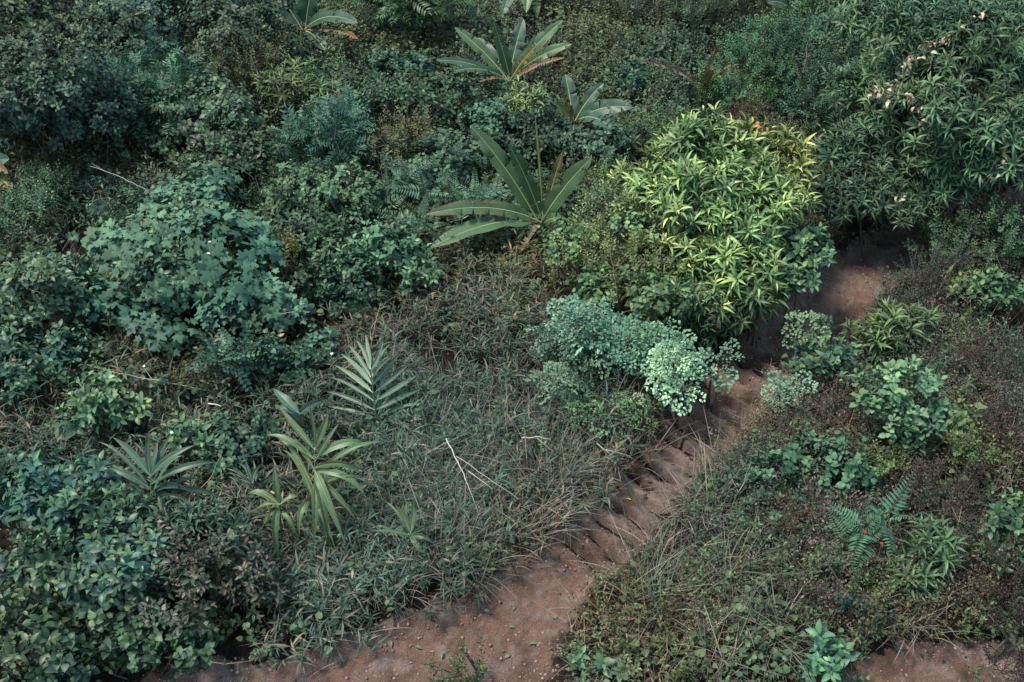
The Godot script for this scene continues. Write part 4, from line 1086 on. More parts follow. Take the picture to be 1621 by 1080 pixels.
	banana("banana_plant", "largest banana plant in the middle, left of the yellow-green bush", "banana plants", Vector3(0.41, 0, -11.47), Vector3(0.37, 0.34, -11.47), [[Vector3(-0.49, 1.55, -11.67), 0.1, 0.12, "green", 0.06, 0], [Vector3(-0.04, 1.48, -11.37), 0.06, 0.1, "green", 0.05, 0], [Vector3(0.27, 1.75, -11.57), 0, 0.02, "yellow", 0, 0.1], [Vector3(0.6, 1.32, -11.47), 0, 0.07, "yellow", 0.2, 0.7], [Vector3(0.95, 1.3, -11.37), 0.08, 0.12, "green", 0.08, 0], [Vector3(-1.02, 0.76, -10.97), 0.3, 0.1, "green", 0.15, 0.4], [Vector3(-0.97, 0.45, -10.72), 0.3, 0.14, "green", 0.05, 0.05], [Vector3(0.59, 0.61, -11.12), 0.05, 0.08, "green", 0, 0], [Vector3(0.09, 0.19, -10.97), 0.1, 0.05, "dry", 0.3, 0.5], [Vector3(0.73, 0.18, -11.07), 0.1, 0.05, "dry", 0.3, 0.6]])
	banana("banana_plant", "upper banana plant with four upright leaves at the top middle", "banana plants", Vector3(-0.04, 0, -15.36), Vector3(-0.04, 0.31, -15.36), [[Vector3(-0.86, 1.01, -15.66), 0.08, 0.1, "green", 0.06, 0], [Vector3(-0.28, 1.24, -15.36), 0.06, 0.1, "green", 0.05, 0], [Vector3(0.17, 1.06, -15.86), 0.03, 0.12, "dark", 0.2, 0.05], [Vector3(-0.54, 0.75, -15.86), 0.1, 0.09, "dark", 0.1, 0], [Vector3(0.5, 0.85, -15.86), 0.1, 0.09, "dark", 0.15, 0], [Vector3(0.88, 0.93, -15.26), 0.15, 0.09, "green", 0.1, 0.05], [Vector3(0.76, 1.17, -15.56), 0.08, 0.1, "green", 0.1, 0.02], [Vector3(-1.13, 0.72, -15.16), 0.2, 0.07, "dark", 0.05, 0], [Vector3(-0.85, 0.6, -15.06), 0.2, 0.07, "dark", 0.1, 0], [Vector3(0.37, 0.91, -15.26), 0.05, 0.08, "yellow", 0.3, 0.6], [Vector3(0.76, 0.9, -14.86), 0.1, 0.05, "dry", 0.4, 0.3], [Vector3(-0.47, 0.52, -14.86), 0.1, 0.05, "dry", 0.4, 0.5]])
	banana("banana_plant", "half-hidden banana plant with bluish spreading leaves right of centre top", "banana plants", Vector3(0.89, 0, -14.1), Vector3(0.87, 0.31, -14.1), [[Vector3(0.76, 0.82, -14.5), 0.05, 0.12, "dark", 0.06, 0], [Vector3(1.3, 0.78, -14.3), 0.1, 0.1, "dark", 0.06, 0], [Vector3(1.7, 0.61, -13.9), 0.22, 0.12, "dark", 0.1, 0], [Vector3(1.37, 0.6, -13.3), 0.25, 0.12, "dark", 0.08, 0], [Vector3(0.59, 0.77, -13.7), 0.05, 0.1, "yellow", 0.05, 0], [Vector3(0.62, 0.98, -13.8), 0.1, 0.06, "dry", 0.4, 1]])
	banana("banana_plant", "dead brown banana plant at the upper right", "banana plants", Vector3(2.89, 0, -15.02), Vector3(2.83, 0.36, -15.02), [[Vector3(1.75, 1.25, -14.02), 0.15, 0.1, "dry", 0.5, 0.3], [Vector3(2.86, 1.44, -14.12), 0.02, 0.08, "dry", 0.5, 0.6], [Vector3(2.79, 1.06, -14.12), 0, 0.07, "dry", 0.4, 0.4], [Vector3(3.13, 1.15, -14.12), 0.1, 0.05, "dry", 0.3, 0.3]])
	banana("banana_plant", "banana leaves hanging into the top edge at the middle", "banana plants", Vector3(0.39, 0, -18.81), Vector3(0.32, 0.63, -18.81), [[Vector3(-0.19, 0.16, -17.91), 0.5, 0.15, "dark", 0.05, 0], [Vector3(0.24, 0.31, -17.81), 0.45, 0.14, "green", 0.1, 0], [Vector3(0.43, 0.18, -17.91), 0.5, 0.12, "yellow", 0.2, 0.3], [Vector3(-0.33, 1.13, -18.81), 0.1, 0.2, "green", 0, 0], [Vector3(0.75, 1.13, -18.81), 0.1, 0.2, "green", 0, 0]])
	banana("banana_plant", "banana plant with yellow-streaked leaves at the top right edge", "banana plants", Vector3(4.81, 0, -17.46), Vector3(4.69, 0.44, -17.46), [[Vector3(4.33, 1.24, -17.66), 0.1, 0.17, "green", 0.05, 0], [Vector3(4.61, 1.42, -17.46), 0.05, 0.17, "green", 0.05, 0], [Vector3(5.1, 0.85, -17.26), 0.15, 0.14, "yellow", 0.2, 0.1], [Vector3(4.14, 0.76, -17.16), 0.2, 0.13, "dark", 0.05, 0], [Vector3(5.52, 0.78, -17.16), 0.2, 0.1, "dry", 0.4, 0.5]])
	banana("banana_plant", "banana plant with an orange dead leaf at the top left of the gully", "banana plants", Vector3(-3.44, 0, -16.78), Vector3(-3.36, 0.49, -16.78), [[Vector3(-2.34, 0.98, -15.88), 0.3, 0.12, "dark", 0.05, 0], [Vector3(-2.34, 0.77, -15.78), 0.15, 0.09, "dry", 0.5, 1], [Vector3(-3.06, 1.37, -16.78), 0.1, 0.18, "dark", 0.1, 0], [Vector3(-2.94, 0.39, -16.18), 0.15, 0.12, "dark", 0.05, 0], [Vector3(-3.91, 1.19, -16.98), 0.1, 0.17, "dark", 0, 0]])
	banana("banana_plant", "withered banana leaves at the left edge", "banana plants", Vector3(-7.15, 0, -12.58), Vector3(-7, 0.34, -12.58), [[Vector3(-6.55, 0.62, -12.48), 0.15, 0.11, "dark", 0.1, 0], [Vector3(-6.43, 0.41, -12.08), 0.2, 0.12, "yellow", 0.3, 0.5], [Vector3(-6.47, 0.59, -12.18), 0.2, 0.11, "dry", 0.3, 0.3], [Vector3(-7.46, 0.58, -12.58), 0.2, 0.15, "dark", 0, 0]])
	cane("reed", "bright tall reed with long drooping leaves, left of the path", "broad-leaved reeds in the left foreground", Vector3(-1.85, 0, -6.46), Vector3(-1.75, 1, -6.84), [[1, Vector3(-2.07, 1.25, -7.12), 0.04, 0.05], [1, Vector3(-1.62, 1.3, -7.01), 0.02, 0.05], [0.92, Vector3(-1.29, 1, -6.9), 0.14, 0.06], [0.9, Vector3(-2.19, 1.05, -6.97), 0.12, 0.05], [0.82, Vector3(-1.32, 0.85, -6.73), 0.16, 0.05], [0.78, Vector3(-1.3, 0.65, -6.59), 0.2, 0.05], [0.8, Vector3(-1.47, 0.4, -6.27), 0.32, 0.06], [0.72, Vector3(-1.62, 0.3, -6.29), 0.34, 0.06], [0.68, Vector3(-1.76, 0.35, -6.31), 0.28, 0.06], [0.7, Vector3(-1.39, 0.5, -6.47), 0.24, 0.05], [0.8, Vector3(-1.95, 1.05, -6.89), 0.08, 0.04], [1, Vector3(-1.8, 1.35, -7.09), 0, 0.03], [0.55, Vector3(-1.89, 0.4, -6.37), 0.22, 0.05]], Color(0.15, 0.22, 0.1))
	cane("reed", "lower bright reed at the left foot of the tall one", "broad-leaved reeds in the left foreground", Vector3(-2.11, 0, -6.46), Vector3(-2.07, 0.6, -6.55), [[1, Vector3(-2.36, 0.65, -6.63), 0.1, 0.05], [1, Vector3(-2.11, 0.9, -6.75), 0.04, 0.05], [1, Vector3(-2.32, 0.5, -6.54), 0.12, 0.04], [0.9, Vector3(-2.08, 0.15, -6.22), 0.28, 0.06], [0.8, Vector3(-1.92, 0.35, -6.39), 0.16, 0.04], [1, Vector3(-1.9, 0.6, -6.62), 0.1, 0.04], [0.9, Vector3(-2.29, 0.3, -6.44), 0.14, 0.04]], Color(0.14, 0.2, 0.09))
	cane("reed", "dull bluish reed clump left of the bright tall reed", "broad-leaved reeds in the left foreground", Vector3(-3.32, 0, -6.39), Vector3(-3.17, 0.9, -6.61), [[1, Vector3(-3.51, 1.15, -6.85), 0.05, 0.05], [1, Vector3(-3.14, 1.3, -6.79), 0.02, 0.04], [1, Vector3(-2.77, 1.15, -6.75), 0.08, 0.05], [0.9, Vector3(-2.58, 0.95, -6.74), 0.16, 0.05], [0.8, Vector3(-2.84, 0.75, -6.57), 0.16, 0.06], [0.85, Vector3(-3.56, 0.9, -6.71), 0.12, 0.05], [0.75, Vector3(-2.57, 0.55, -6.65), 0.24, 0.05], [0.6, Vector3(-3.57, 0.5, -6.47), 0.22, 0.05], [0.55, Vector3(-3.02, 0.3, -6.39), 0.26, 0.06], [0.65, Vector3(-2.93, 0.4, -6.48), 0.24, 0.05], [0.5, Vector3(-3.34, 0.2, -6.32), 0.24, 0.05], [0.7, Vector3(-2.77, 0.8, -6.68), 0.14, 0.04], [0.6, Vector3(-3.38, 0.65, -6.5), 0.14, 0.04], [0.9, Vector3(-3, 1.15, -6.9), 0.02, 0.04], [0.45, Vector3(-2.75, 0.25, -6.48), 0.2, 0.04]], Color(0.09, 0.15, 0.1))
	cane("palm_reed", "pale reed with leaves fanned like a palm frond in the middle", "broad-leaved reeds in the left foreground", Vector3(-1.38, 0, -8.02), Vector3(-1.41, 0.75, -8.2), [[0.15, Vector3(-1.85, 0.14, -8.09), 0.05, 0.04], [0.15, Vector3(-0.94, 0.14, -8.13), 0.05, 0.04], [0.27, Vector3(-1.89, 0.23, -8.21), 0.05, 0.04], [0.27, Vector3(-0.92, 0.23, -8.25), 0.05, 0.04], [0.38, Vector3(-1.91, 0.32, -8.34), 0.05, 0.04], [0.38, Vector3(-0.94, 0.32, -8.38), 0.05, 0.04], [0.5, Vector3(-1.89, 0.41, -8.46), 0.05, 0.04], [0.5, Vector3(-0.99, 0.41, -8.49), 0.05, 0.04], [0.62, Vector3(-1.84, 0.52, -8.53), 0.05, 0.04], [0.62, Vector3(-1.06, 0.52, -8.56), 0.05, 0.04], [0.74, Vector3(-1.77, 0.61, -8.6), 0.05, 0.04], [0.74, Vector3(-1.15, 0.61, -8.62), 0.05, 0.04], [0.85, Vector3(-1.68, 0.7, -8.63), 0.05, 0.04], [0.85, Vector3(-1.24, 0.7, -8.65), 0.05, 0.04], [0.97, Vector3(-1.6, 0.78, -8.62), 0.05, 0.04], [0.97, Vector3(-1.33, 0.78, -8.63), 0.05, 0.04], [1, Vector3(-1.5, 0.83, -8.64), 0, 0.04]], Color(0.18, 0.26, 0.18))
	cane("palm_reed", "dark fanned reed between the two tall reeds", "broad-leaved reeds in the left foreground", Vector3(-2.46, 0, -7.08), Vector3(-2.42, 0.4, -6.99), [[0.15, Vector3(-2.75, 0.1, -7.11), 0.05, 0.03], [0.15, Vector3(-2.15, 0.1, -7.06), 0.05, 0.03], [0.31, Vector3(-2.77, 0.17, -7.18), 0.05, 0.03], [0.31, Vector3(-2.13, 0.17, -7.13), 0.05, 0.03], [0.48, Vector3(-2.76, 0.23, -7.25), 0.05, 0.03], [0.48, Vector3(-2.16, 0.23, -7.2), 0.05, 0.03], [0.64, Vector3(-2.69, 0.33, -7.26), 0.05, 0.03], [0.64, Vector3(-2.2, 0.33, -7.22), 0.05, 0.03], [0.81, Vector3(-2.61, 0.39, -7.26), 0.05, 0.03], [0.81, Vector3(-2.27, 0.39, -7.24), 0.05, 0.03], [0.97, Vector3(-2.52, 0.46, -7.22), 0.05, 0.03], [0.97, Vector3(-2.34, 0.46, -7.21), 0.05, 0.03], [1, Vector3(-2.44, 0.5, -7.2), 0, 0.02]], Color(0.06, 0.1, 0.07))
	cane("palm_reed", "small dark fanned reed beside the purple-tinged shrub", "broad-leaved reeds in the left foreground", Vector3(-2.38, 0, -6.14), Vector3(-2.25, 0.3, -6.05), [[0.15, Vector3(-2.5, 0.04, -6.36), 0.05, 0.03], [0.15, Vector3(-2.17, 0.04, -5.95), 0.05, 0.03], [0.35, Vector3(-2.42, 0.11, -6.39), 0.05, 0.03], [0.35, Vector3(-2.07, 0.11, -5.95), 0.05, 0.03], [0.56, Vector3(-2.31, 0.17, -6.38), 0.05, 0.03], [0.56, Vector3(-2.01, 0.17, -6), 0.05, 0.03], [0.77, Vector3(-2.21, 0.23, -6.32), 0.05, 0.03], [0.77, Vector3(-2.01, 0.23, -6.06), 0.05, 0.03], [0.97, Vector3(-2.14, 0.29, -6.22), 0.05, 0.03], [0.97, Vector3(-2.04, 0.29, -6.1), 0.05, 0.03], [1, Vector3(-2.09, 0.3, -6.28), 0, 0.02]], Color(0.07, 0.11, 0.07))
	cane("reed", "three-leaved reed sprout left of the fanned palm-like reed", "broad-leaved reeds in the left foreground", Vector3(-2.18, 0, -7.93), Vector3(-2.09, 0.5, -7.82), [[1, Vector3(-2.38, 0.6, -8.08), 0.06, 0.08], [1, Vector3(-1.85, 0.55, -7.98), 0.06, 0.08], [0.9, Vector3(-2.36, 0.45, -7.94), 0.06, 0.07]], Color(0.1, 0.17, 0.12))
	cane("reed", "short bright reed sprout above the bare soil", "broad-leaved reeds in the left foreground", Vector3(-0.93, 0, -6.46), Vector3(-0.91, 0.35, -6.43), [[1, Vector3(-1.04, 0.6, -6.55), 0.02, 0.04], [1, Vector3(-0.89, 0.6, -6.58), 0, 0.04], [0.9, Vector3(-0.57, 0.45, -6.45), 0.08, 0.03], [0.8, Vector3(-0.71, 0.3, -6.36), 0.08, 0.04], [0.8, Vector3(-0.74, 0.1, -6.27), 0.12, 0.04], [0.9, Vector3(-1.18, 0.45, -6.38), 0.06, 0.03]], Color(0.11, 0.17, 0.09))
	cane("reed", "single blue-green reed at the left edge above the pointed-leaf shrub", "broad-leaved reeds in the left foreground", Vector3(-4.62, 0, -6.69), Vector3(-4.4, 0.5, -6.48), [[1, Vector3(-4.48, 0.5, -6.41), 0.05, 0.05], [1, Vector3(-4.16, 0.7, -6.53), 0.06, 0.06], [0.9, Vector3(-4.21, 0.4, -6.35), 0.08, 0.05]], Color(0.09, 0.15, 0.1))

func build_details() -> void:
	twig("dry_stem", "long white forked stem leaning over the middle grass", "dry stem", "dry stems and twigs", [[Vector3(-0.63, 0.6, -7.38), Vector3(-0.51, 0.5, -7.18), Vector3(-0.4, 0.4, -6.95), Vector3(-0.27, 0.15, -6.67)], [Vector3(-0.53, 0.5, -7.25), Vector3(-0.24, 0.45, -7.03), Vector3(0.06, 0.35, -6.84)], [Vector3(-0.41, 0.45, -7.11), Vector3(-0.18, 0.4, -6.92)]], 0.0070, Color(0.5, 0.45, 0.4))
	twig("dry_stem", "short white stem lying across the grass above the straw heap", "dry stem", "dry stems and twigs", [[Vector3(0.09, 0.4, -7.59), Vector3(0.24, 0.42, -7.58), Vector3(0.38, 0.4, -7.57)], [Vector3(0.24, 0.42, -7.58), Vector3(0.43, 0.3, -7.46)]], 0.0070, Color(0.5, 0.45, 0.4))
	twig("dry_stem", "white forked twig beside the straw heap near the path", "dry stem", "dry stems and twigs", [[Vector3(0.83, 0.35, -7.56), Vector3(0.95, 0.3, -7.48), Vector3(1.09, 0.1, -7.52)], [Vector3(0.91, 0.3, -7.53), Vector3(1.14, 0.3, -7.44)]], 0.0060, Color(0.5, 0.45, 0.4))
	twig("broken_stick", "upright pale broken stick in the dark hollow at left", "stick", "dry stems and twigs", [[Vector3(-3.21, 0, -8.19), Vector3(-3.12, 0.25, -8.11), Vector3(-3.02, 0.55, -8.02)], [Vector3(-3.04, 0.45, -8.03), Vector3(-2.89, 0.5, -7.93)]], 0.0140, Color(0.55, 0.47, 0.36))
	twig("dry_stem", "long pale vine stem across the hollow below the star-leaf mound", "dry stem", "dry stems and twigs", [[Vector3(-3.28, 0.3, -8.41), Vector3(-3.61, 0.5, -8.31), Vector3(-4, 0.55, -8.36), Vector3(-4.36, 0.6, -8.45)], [Vector3(-3.67, 0.5, -8.32), Vector3(-3.77, 0.6, -8.42)], [Vector3(-4, 0.55, -8.36), Vector3(-4.08, 0.5, -8.34)]], 0.0060, Color(0.36, 0.34, 0.29))
	twig("dry_stem", "thin pale vine tip above the star-leaf mound", "dry stem", "dry stems and twigs", [[Vector3(-4.5, 0.6, -11.69), Vector3(-4.7, 0.75, -11.69), Vector3(-4.93, 0.85, -11.73), Vector3(-5.24, 0.9, -11.84)], [Vector3(-5.07, 0.85, -11.82), Vector3(-5.21, 0.95, -11.83)]], 0.0080, Color(0.42, 0.37, 0.3))
	twig("dry_stem", "pale vine stem sticking out right of the star-leaf mound", "dry stem", "dry stems and twigs", [[Vector3(-2.92, 0.5, -9.26), Vector3(-2.6, 0.6, -9.26), Vector3(-2.33, 0.65, -9.25)]], 0.0060, Color(0.4, 0.37, 0.32))
	twig("grass_stalk", "left of the two thin tall stalks above the fanned reed", "stalk", "two thin stalks", [[Vector3(-1.4, 0.3, -8.17), Vector3(-1.34, 0.8, -8.38), Vector3(-1.28, 1.2, -8.49)]], 0.0040, Color(0.22, 0.25, 0.2))
	twig("grass_stalk", "right of the two thin tall stalks above the fanned reed", "stalk", "two thin stalks", [[Vector3(-1.26, 0.4, -8.75), Vector3(-1.2, 0.7, -8.91), Vector3(-1.14, 0.95, -9.02)]], 0.0040, Color(0.2, 0.2, 0.17))
	twig("dry_stem", "pale stalk behind the leftmost reed leaves", "dry stem", "dry stems and twigs", [[Vector3(-2.93, 0.4, -6.84), Vector3(-2.73, 0.65, -6.84), Vector3(-2.59, 0.95, -6.87)]], 0.0050, Color(0.42, 0.36, 0.28))
	twig("dry_stem", "dead grass stalks standing in the path bend", "dry stem", "dry stems and twigs", [[Vector3(4.13, 0, -9.88), Vector3(4.09, 0.4, -9.78), Vector3(4.13, 0.65, -9.82)], [Vector3(4.11, 0, -9.88), Vector3(4.09, 0.3, -9.85), Vector3(4.15, 0.5, -9.94)], [Vector3(3.9, 0, -9.99), Vector3(3.82, 0.25, -9.91)], [Vector3(3.99, 0, -9.99), Vector3(3.88, 0.4, -9.84), Vector3(3.8, 0.5, -9.82)]], 0.0045, Color(0.3, 0.25, 0.22))
	twig("dry_stem", "thin brown stalk bending over the dark soil at lower left", "dry stem", "dry stems and twigs", [[Vector3(-3.72, 0.2, -5.07), Vector3(-3.53, 0.15, -5.19), Vector3(-3.34, 0.2, -5.2)], [Vector3(-3.79, 0, -5.39), Vector3(-3.6, 0.3, -5.37), Vector3(-3.43, 0.5, -5.41)]], 0.0050, Color(0.22, 0.18, 0.14))
	twig("dry_stem", "pale straw stem along the path edge under the straw heap", "dry stem", "dry stems and twigs", [[Vector3(-0.41, 0.05, -6.39), Vector3(-0.12, 0.1, -6.51), Vector3(0.23, 0.12, -6.66), Vector3(0.56, 0.1, -6.87)]], 0.0050, Color(0.36, 0.29, 0.22))
	twig("dry_stem", "curved straw stem at the foot of the purple-tinged shrub", "dry stem", "dry stems and twigs", [[Vector3(-2.09, 0.1, -5.86), Vector3(-1.81, 0.2, -5.85), Vector3(-1.47, 0.15, -5.96)]], 0.0050, Color(0.36, 0.29, 0.22))
	twig("dry_stem", "pale straw stem crossing the weeds at the bottom right of the path", "dry stem", "dry stems and twigs", [[Vector3(1.49, 0.1, -5.44), Vector3(1.73, 0.35, -5.48), Vector3(1.94, 0.4, -5.67)]], 0.0050, Color(0.36, 0.29, 0.22))
	twig("dry_stem", "brown dead branch lying in the weeds at the lower right", "dry stem", "dry stems and twigs", [[Vector3(3.03, 0.3, -5.71), Vector3(3.15, 0.35, -5.72), Vector3(3.35, 0.3, -5.81)], [Vector3(3.15, 0.35, -5.72), Vector3(3.2, 0.45, -5.73)]], 0.0050, Color(0.36, 0.29, 0.22))
	twig("dry_stem", "grey dead branch on the twiggy right bank", "dry stem", "dry stems and twigs", [[Vector3(4.85, 0.3, -9.96), Vector3(4.94, 0.6, -10.04), Vector3(5.09, 0.7, -10.15)], [Vector3(4.93, 0.5, -10.06), Vector3(4.68, 0.7, -9.97)]], 0.0050, Color(0.36, 0.29, 0.22))
	twig("dry_stem", "grey stem in the brown weeds at the right edge", "dry stem", "dry stems and twigs", [[Vector3(4.97, 0.1, -7.83), Vector3(4.96, 0.4, -7.79), Vector3(5.04, 0.5, -7.96)]], 0.0050, Color(0.36, 0.29, 0.22))
	twig("bare_branch", "bare brown branch showing in the olive twiggy shrub", "branch", "dry stems and twigs", [[Vector3(1.24, 0.1, -9.53), Vector3(1.15, 0.7, -9.45), Vector3(1.09, 1, -9.62), Vector3(1.03, 1.2, -9.75)], [Vector3(1.17, 0.6, -9.46), Vector3(1.36, 0.9, -9.52)], [Vector3(1.1, 0.95, -9.57), Vector3(1.29, 1.1, -9.71)], [Vector3(1.14, 0.5, -9.37), Vector3(1.39, 0.7, -9.28), Vector3(1.55, 0.8, -9.32)]], 0.0110, Color(0.16, 0.11, 0.08))
	twig("bare_branch", "orange-brown branch among the pale blue-green shrubs", "branch", "dry stems and twigs", [[Vector3(1.36, 0.1, -8.78), Vector3(1.22, 0.5, -8.73), Vector3(1.08, 0.75, -8.79)], [Vector3(1.22, 0.5, -8.73), Vector3(1.44, 0.7, -8.8)], [Vector3(1.16, 0.6, -8.82), Vector3(0.95, 0.7, -8.75)]], 0.0100, Color(0.17, 0.1, 0.06))
	grass_tuft("straw heap of bent dead grass in the middle, above the path", Vector3(0.21, 0, -7.2), 70, 0.7, 1.2, 1.6, 0.12)
	grass_tuft("straw tuft left of the straw heap", Vector3(-0.19, 0, -7.08), 45, 0.6, 0.3, 2, 0.3)
	grass_tuft("straw tuft hanging over the path edge right of the straw heap", Vector3(0.59, 0, -7.36), 40, 0.5, 1.2, 0.8, 0.25)
	grass_tuft("combed straw lying along the path edge", Vector3(0.23, 0, -6.78), 45, 0.65, 1.75, 0.35, 0.25)
	grass_tuft("green long-bladed grass right of the steps", Vector3(1.86, 0, -6.92), 40, 0.6, 2.6, 1.4, 0.75)
	grass_tuft("straw-coloured grass right of the lower steps", Vector3(1.71, 0, -6.96), 45, 0.45, -0.9, 1.2, 0.15)
	grass_tuft("long green grass leaning left onto the bare soil", Vector3(1.06, 0, -5.97), 45, 0.75, 2, 1.2, 0.75)
	grass_tuft("long green grass below the one leaning onto the bare soil", Vector3(1.31, 0, -5.74), 40, 0.75, 1.9, 1.5, 0.7)
	grass_tuft("straw-coloured grass at the lower edge of the steps", Vector3(1.38, 0, -6.39), 45, 0.45, -1, 1.5, 0.2)
	grass_tuft("grass tuft at the bottom right of the path with drooping green blades", Vector3(1.92, 0, -6.11), 45, 0.7, 1.4, 1.5, 0.65)
	grass_tuft("mixed grass tuft under the heart-leaved creeper", Vector3(2.29, 0, -6.61), 40, 0.65, 1.2, 1.6, 0.5)
	grass_tuft("tall grass tuft at the bottom edge beside the long-leaved sapling", Vector3(2.26, 0, -5.51), 40, 0.7, 0.5, 1.8, 0.55)
	grass_tuft("grass tuft at the bottom edge left of the long-leaved sapling", Vector3(1.7, 0, -5.32), 40, 0.6, 1, 2, 0.45)
	grass_tuft("straw tuft on the left path edge under the short bright reed", Vector3(-0.96, 0, -6.11), 40, 0.5, 1.8, 1.5, 0.2)
	grass_tuft("straw tuft at the path edge beside the purple-tinged shrub", Vector3(-1.7, 0, -5.74), 40, 0.5, 1.6, 1.2, 0.25)
	grass_tuft("green blades standing at the right edge of the steps", Vector3(2.32, 0, -7.53), 30, 0.6, 0.2, 1.5, 0.8)
	grass_tuft("dry grass tuft above the bare soil at the bottom right", Vector3(3.43, 0, -5.64), 40, 0.5, 0, 2, 0.15)
	cover("brush_undergrowth", "dull purple-brown seedy brush covering the right bank", SP["brush"]["sprigs"], M["leaf"], [[[[3.09, -8.89], [3.79, -9.53], [5.22, -11.26], [7.86, -12.27], [5.11, -5.64], [2.39, -5.64], [2, -6.69]], 16, 1]], Color(0.85, 0.78, 0.85), .3, .8, 0.3)
	cover("vine_undergrowth", "tangled dark vine leaves between the shrubs", SP["vine"]["sprigs"], M["leaf"], [[[[-12.61, -20.26], [-4.05, -20.26], [-3.18, -16.55], [-1.08, -15.46], [0.86, -15.06], [0.77, -12.73], [-0.86, -10.99], [-1.87, -10.23], [-2.55, -8.49], [-3.31, -8.02], [-5.43, -8.49], [-7.11, -8.49]], 38, 1], [[[3.55, -17.02], [5.57, -19.09], [8.02, -19.66], [5.48, -12.73], [4.06, -12.12], [1.7, -13.65]], 16, 0.9]], Color(0.85, 0.95, 0.85), .3, .8, 0.55)
	cover("leafy_undergrowth", "small-leaved weeds filling the gaps between the shrubs", SP["fine"]["sprigs"], M["leaf"], [[[[-12.61, -20.26], [-4.05, -20.26], [-3.18, -16.55], [-1.08, -15.46], [0.86, -15.06], [0.77, -12.73], [-0.86, -10.99], [-1.87, -10.23], [-2.55, -8.49], [-3.31, -8.02], [-5.43, -8.49], [-7.11, -8.49]], 24, 1], [[[3.55, -17.02], [5.57, -19.09], [8.02, -19.66], [5.48, -12.73], [4.06, -12.12], [1.7, -13.65]], 22, 1], [[[3.09, -8.89], [3.79, -9.53], [5.22, -11.26], [7.86, -12.27], [5.11, -5.64], [2.39, -5.64], [2, -6.69]], 15, 0.9]], Color(0.9, 1, 0.85), .3, .8, 0.5)
	cover("heart_undergrowth", "heart-leaved climbers filling the gaps between the shrubs", SP["heart"]["sprigs"], M["leaf"], [[[[-12.61, -20.26], [-4.05, -20.26], [-3.18, -16.55], [-1.08, -15.46], [0.86, -15.06], [0.77, -12.73], [-0.86, -10.99], [-1.87, -10.23], [-2.55, -8.49], [-3.31, -8.02], [-5.43, -8.49], [-7.11, -8.49]], 22, 1], [[[3.55, -17.02], [5.57, -19.09], [8.02, -19.66], [5.48, -12.73], [4.06, -12.12], [1.7, -13.65]], 8, 0.9]], Color(0.85, 0.95, 0.85), .3, .8, 0.55)
	cover("litter", "dead leaves and twigs on the ground under the plants", meshes_of(litter_tuft, 4), M["dry"], [[[[-5.47, -4.47], [5.62, -4.47], [15.69, -20.89], [-15.94, -20.89]], 6, 1]], Color(0.6, 0.6, 0.6), 0, 0.1)
	cover("bamboo_grass", "low bamboo-like grass with reddish stems", meshes_of(bamboo_grass_tuft, 6), M["grass"], [[[[-2.08, -10.73], [-0.88, -11.26], [0.38, -10.86], [0.65, -9.76], [1, -8.49], [1.78, -8.3], [1.18, -7.4], [0.53, -6.61], [0.28, -6.32], [-1.14, -5.61], [-2.02, -5.36], [-2.17, -5.9], [-1.9, -6.32], [-1.62, -7.93], [-1.77, -9.31]], 58, 1], [[[-5.99, -8.89], [-3.96, -9.31], [-3.14, -8.11], [-3.49, -7.4], [-5.48, -7.24]], 75, 1.1], [[[-8.28, -13.92], [-4.82, -13.92], [-4.61, -10.99], [-7.05, -10.86]], 80, 1], [[[-5.31, -10.23], [-1.93, -10.73], [-1.7, -8.69], [-3.42, -8.49], [-5.09, -8.69]], 22, 1], [[[-3.51, -8.89], [-1.77, -9.31], [-1.44, -6.32], [-2.39, -5.9], [-3.1, -7.08]], 55, 1]], Color(0.92, 0.95, 0.93), 0.02, 0.3)
	cover("creeping_weeds", "small round-leaved creeping weeds between the shrubs", meshes_of(creeper_tuft, 5), M["leaf"], [[[[-5.47, -4.47], [5.62, -4.47], [15.69, -20.89], [-15.94, -20.89]], 11, 1], [[[-9.22, -19.09], [9.22, -19.09], [3.88, -11.26], [0.7, -10.99], [-1.87, -10.23], [-3.47, -8.69], [-5.5, -8.69]], 14, 0.9], [[[3.12, -9.76], [6.52, -11.54], [4.46, -5.77], [2.24, -6.32], [2.06, -7.08]], 14, 0.9], [[[-1.72, -8.89], [1.61, -8.49], [0.41, -6.76], [-1.44, -6.32]], 7, 0.8]], Color(0.9, 1, 0.95), 0.24, 0.2)
	cover("brown_weeds", "brown seedy weeds on the right bank", meshes_of(weed_tuft, 5), M["dry"], [[[[2.95, -8.89], [3.75, -9.65], [5.3, -11.54], [7.62, -12.73], [5, -5.77], [4.04, -5.51], [2.38, -5.57], [2.12, -6.32], [1.86, -6.92]], 55, 1], [[[-1.77, -9.31], [0.37, -10.23], [1.27, -8.49], [0.53, -6.76], [-1.55, -6.32]], 7, 0.8], [[[0.74, -6.32], [2.52, -6.32], [2.42, -5.51], [0.63, -5.26]], 20, 0.8]], Color(0.85, 0.83, 0.83), 0.12, 0.25)
	cover("green_weeds", "small leafy green weeds on the right bank", meshes_of(green_weed_tuft, 5), M["leaf"], [[[[2.95, -8.89], [3.75, -9.65], [5.3, -11.54], [7.62, -12.73], [5, -5.77], [4.04, -5.51], [2.38, -5.57], [2.12, -6.32], [1.86, -6.92]], 38, 1], [[[0.74, -6.32], [2.55, -6.46], [2.37, -5.26], [0.62, -5.14]], 35, 0.8], [[[-1.77, -9.31], [0.71, -11.26], [1.27, -8.49], [0.53, -6.76], [-1.9, -6.32]], 10, 0.9], [[[-5.47, -4.47], [5.62, -4.47], [15.69, -20.89], [-15.94, -20.89]], 16, 0.9], [[[-9.42, -19.66], [9.42, -19.66], [4.2, -12.73], [0.7, -10.99], [-1.87, -10.23], [-6.05, -10.23]], 22, 1.2]], Color(0.95, 1, 0.92), 0.1, 0.25)
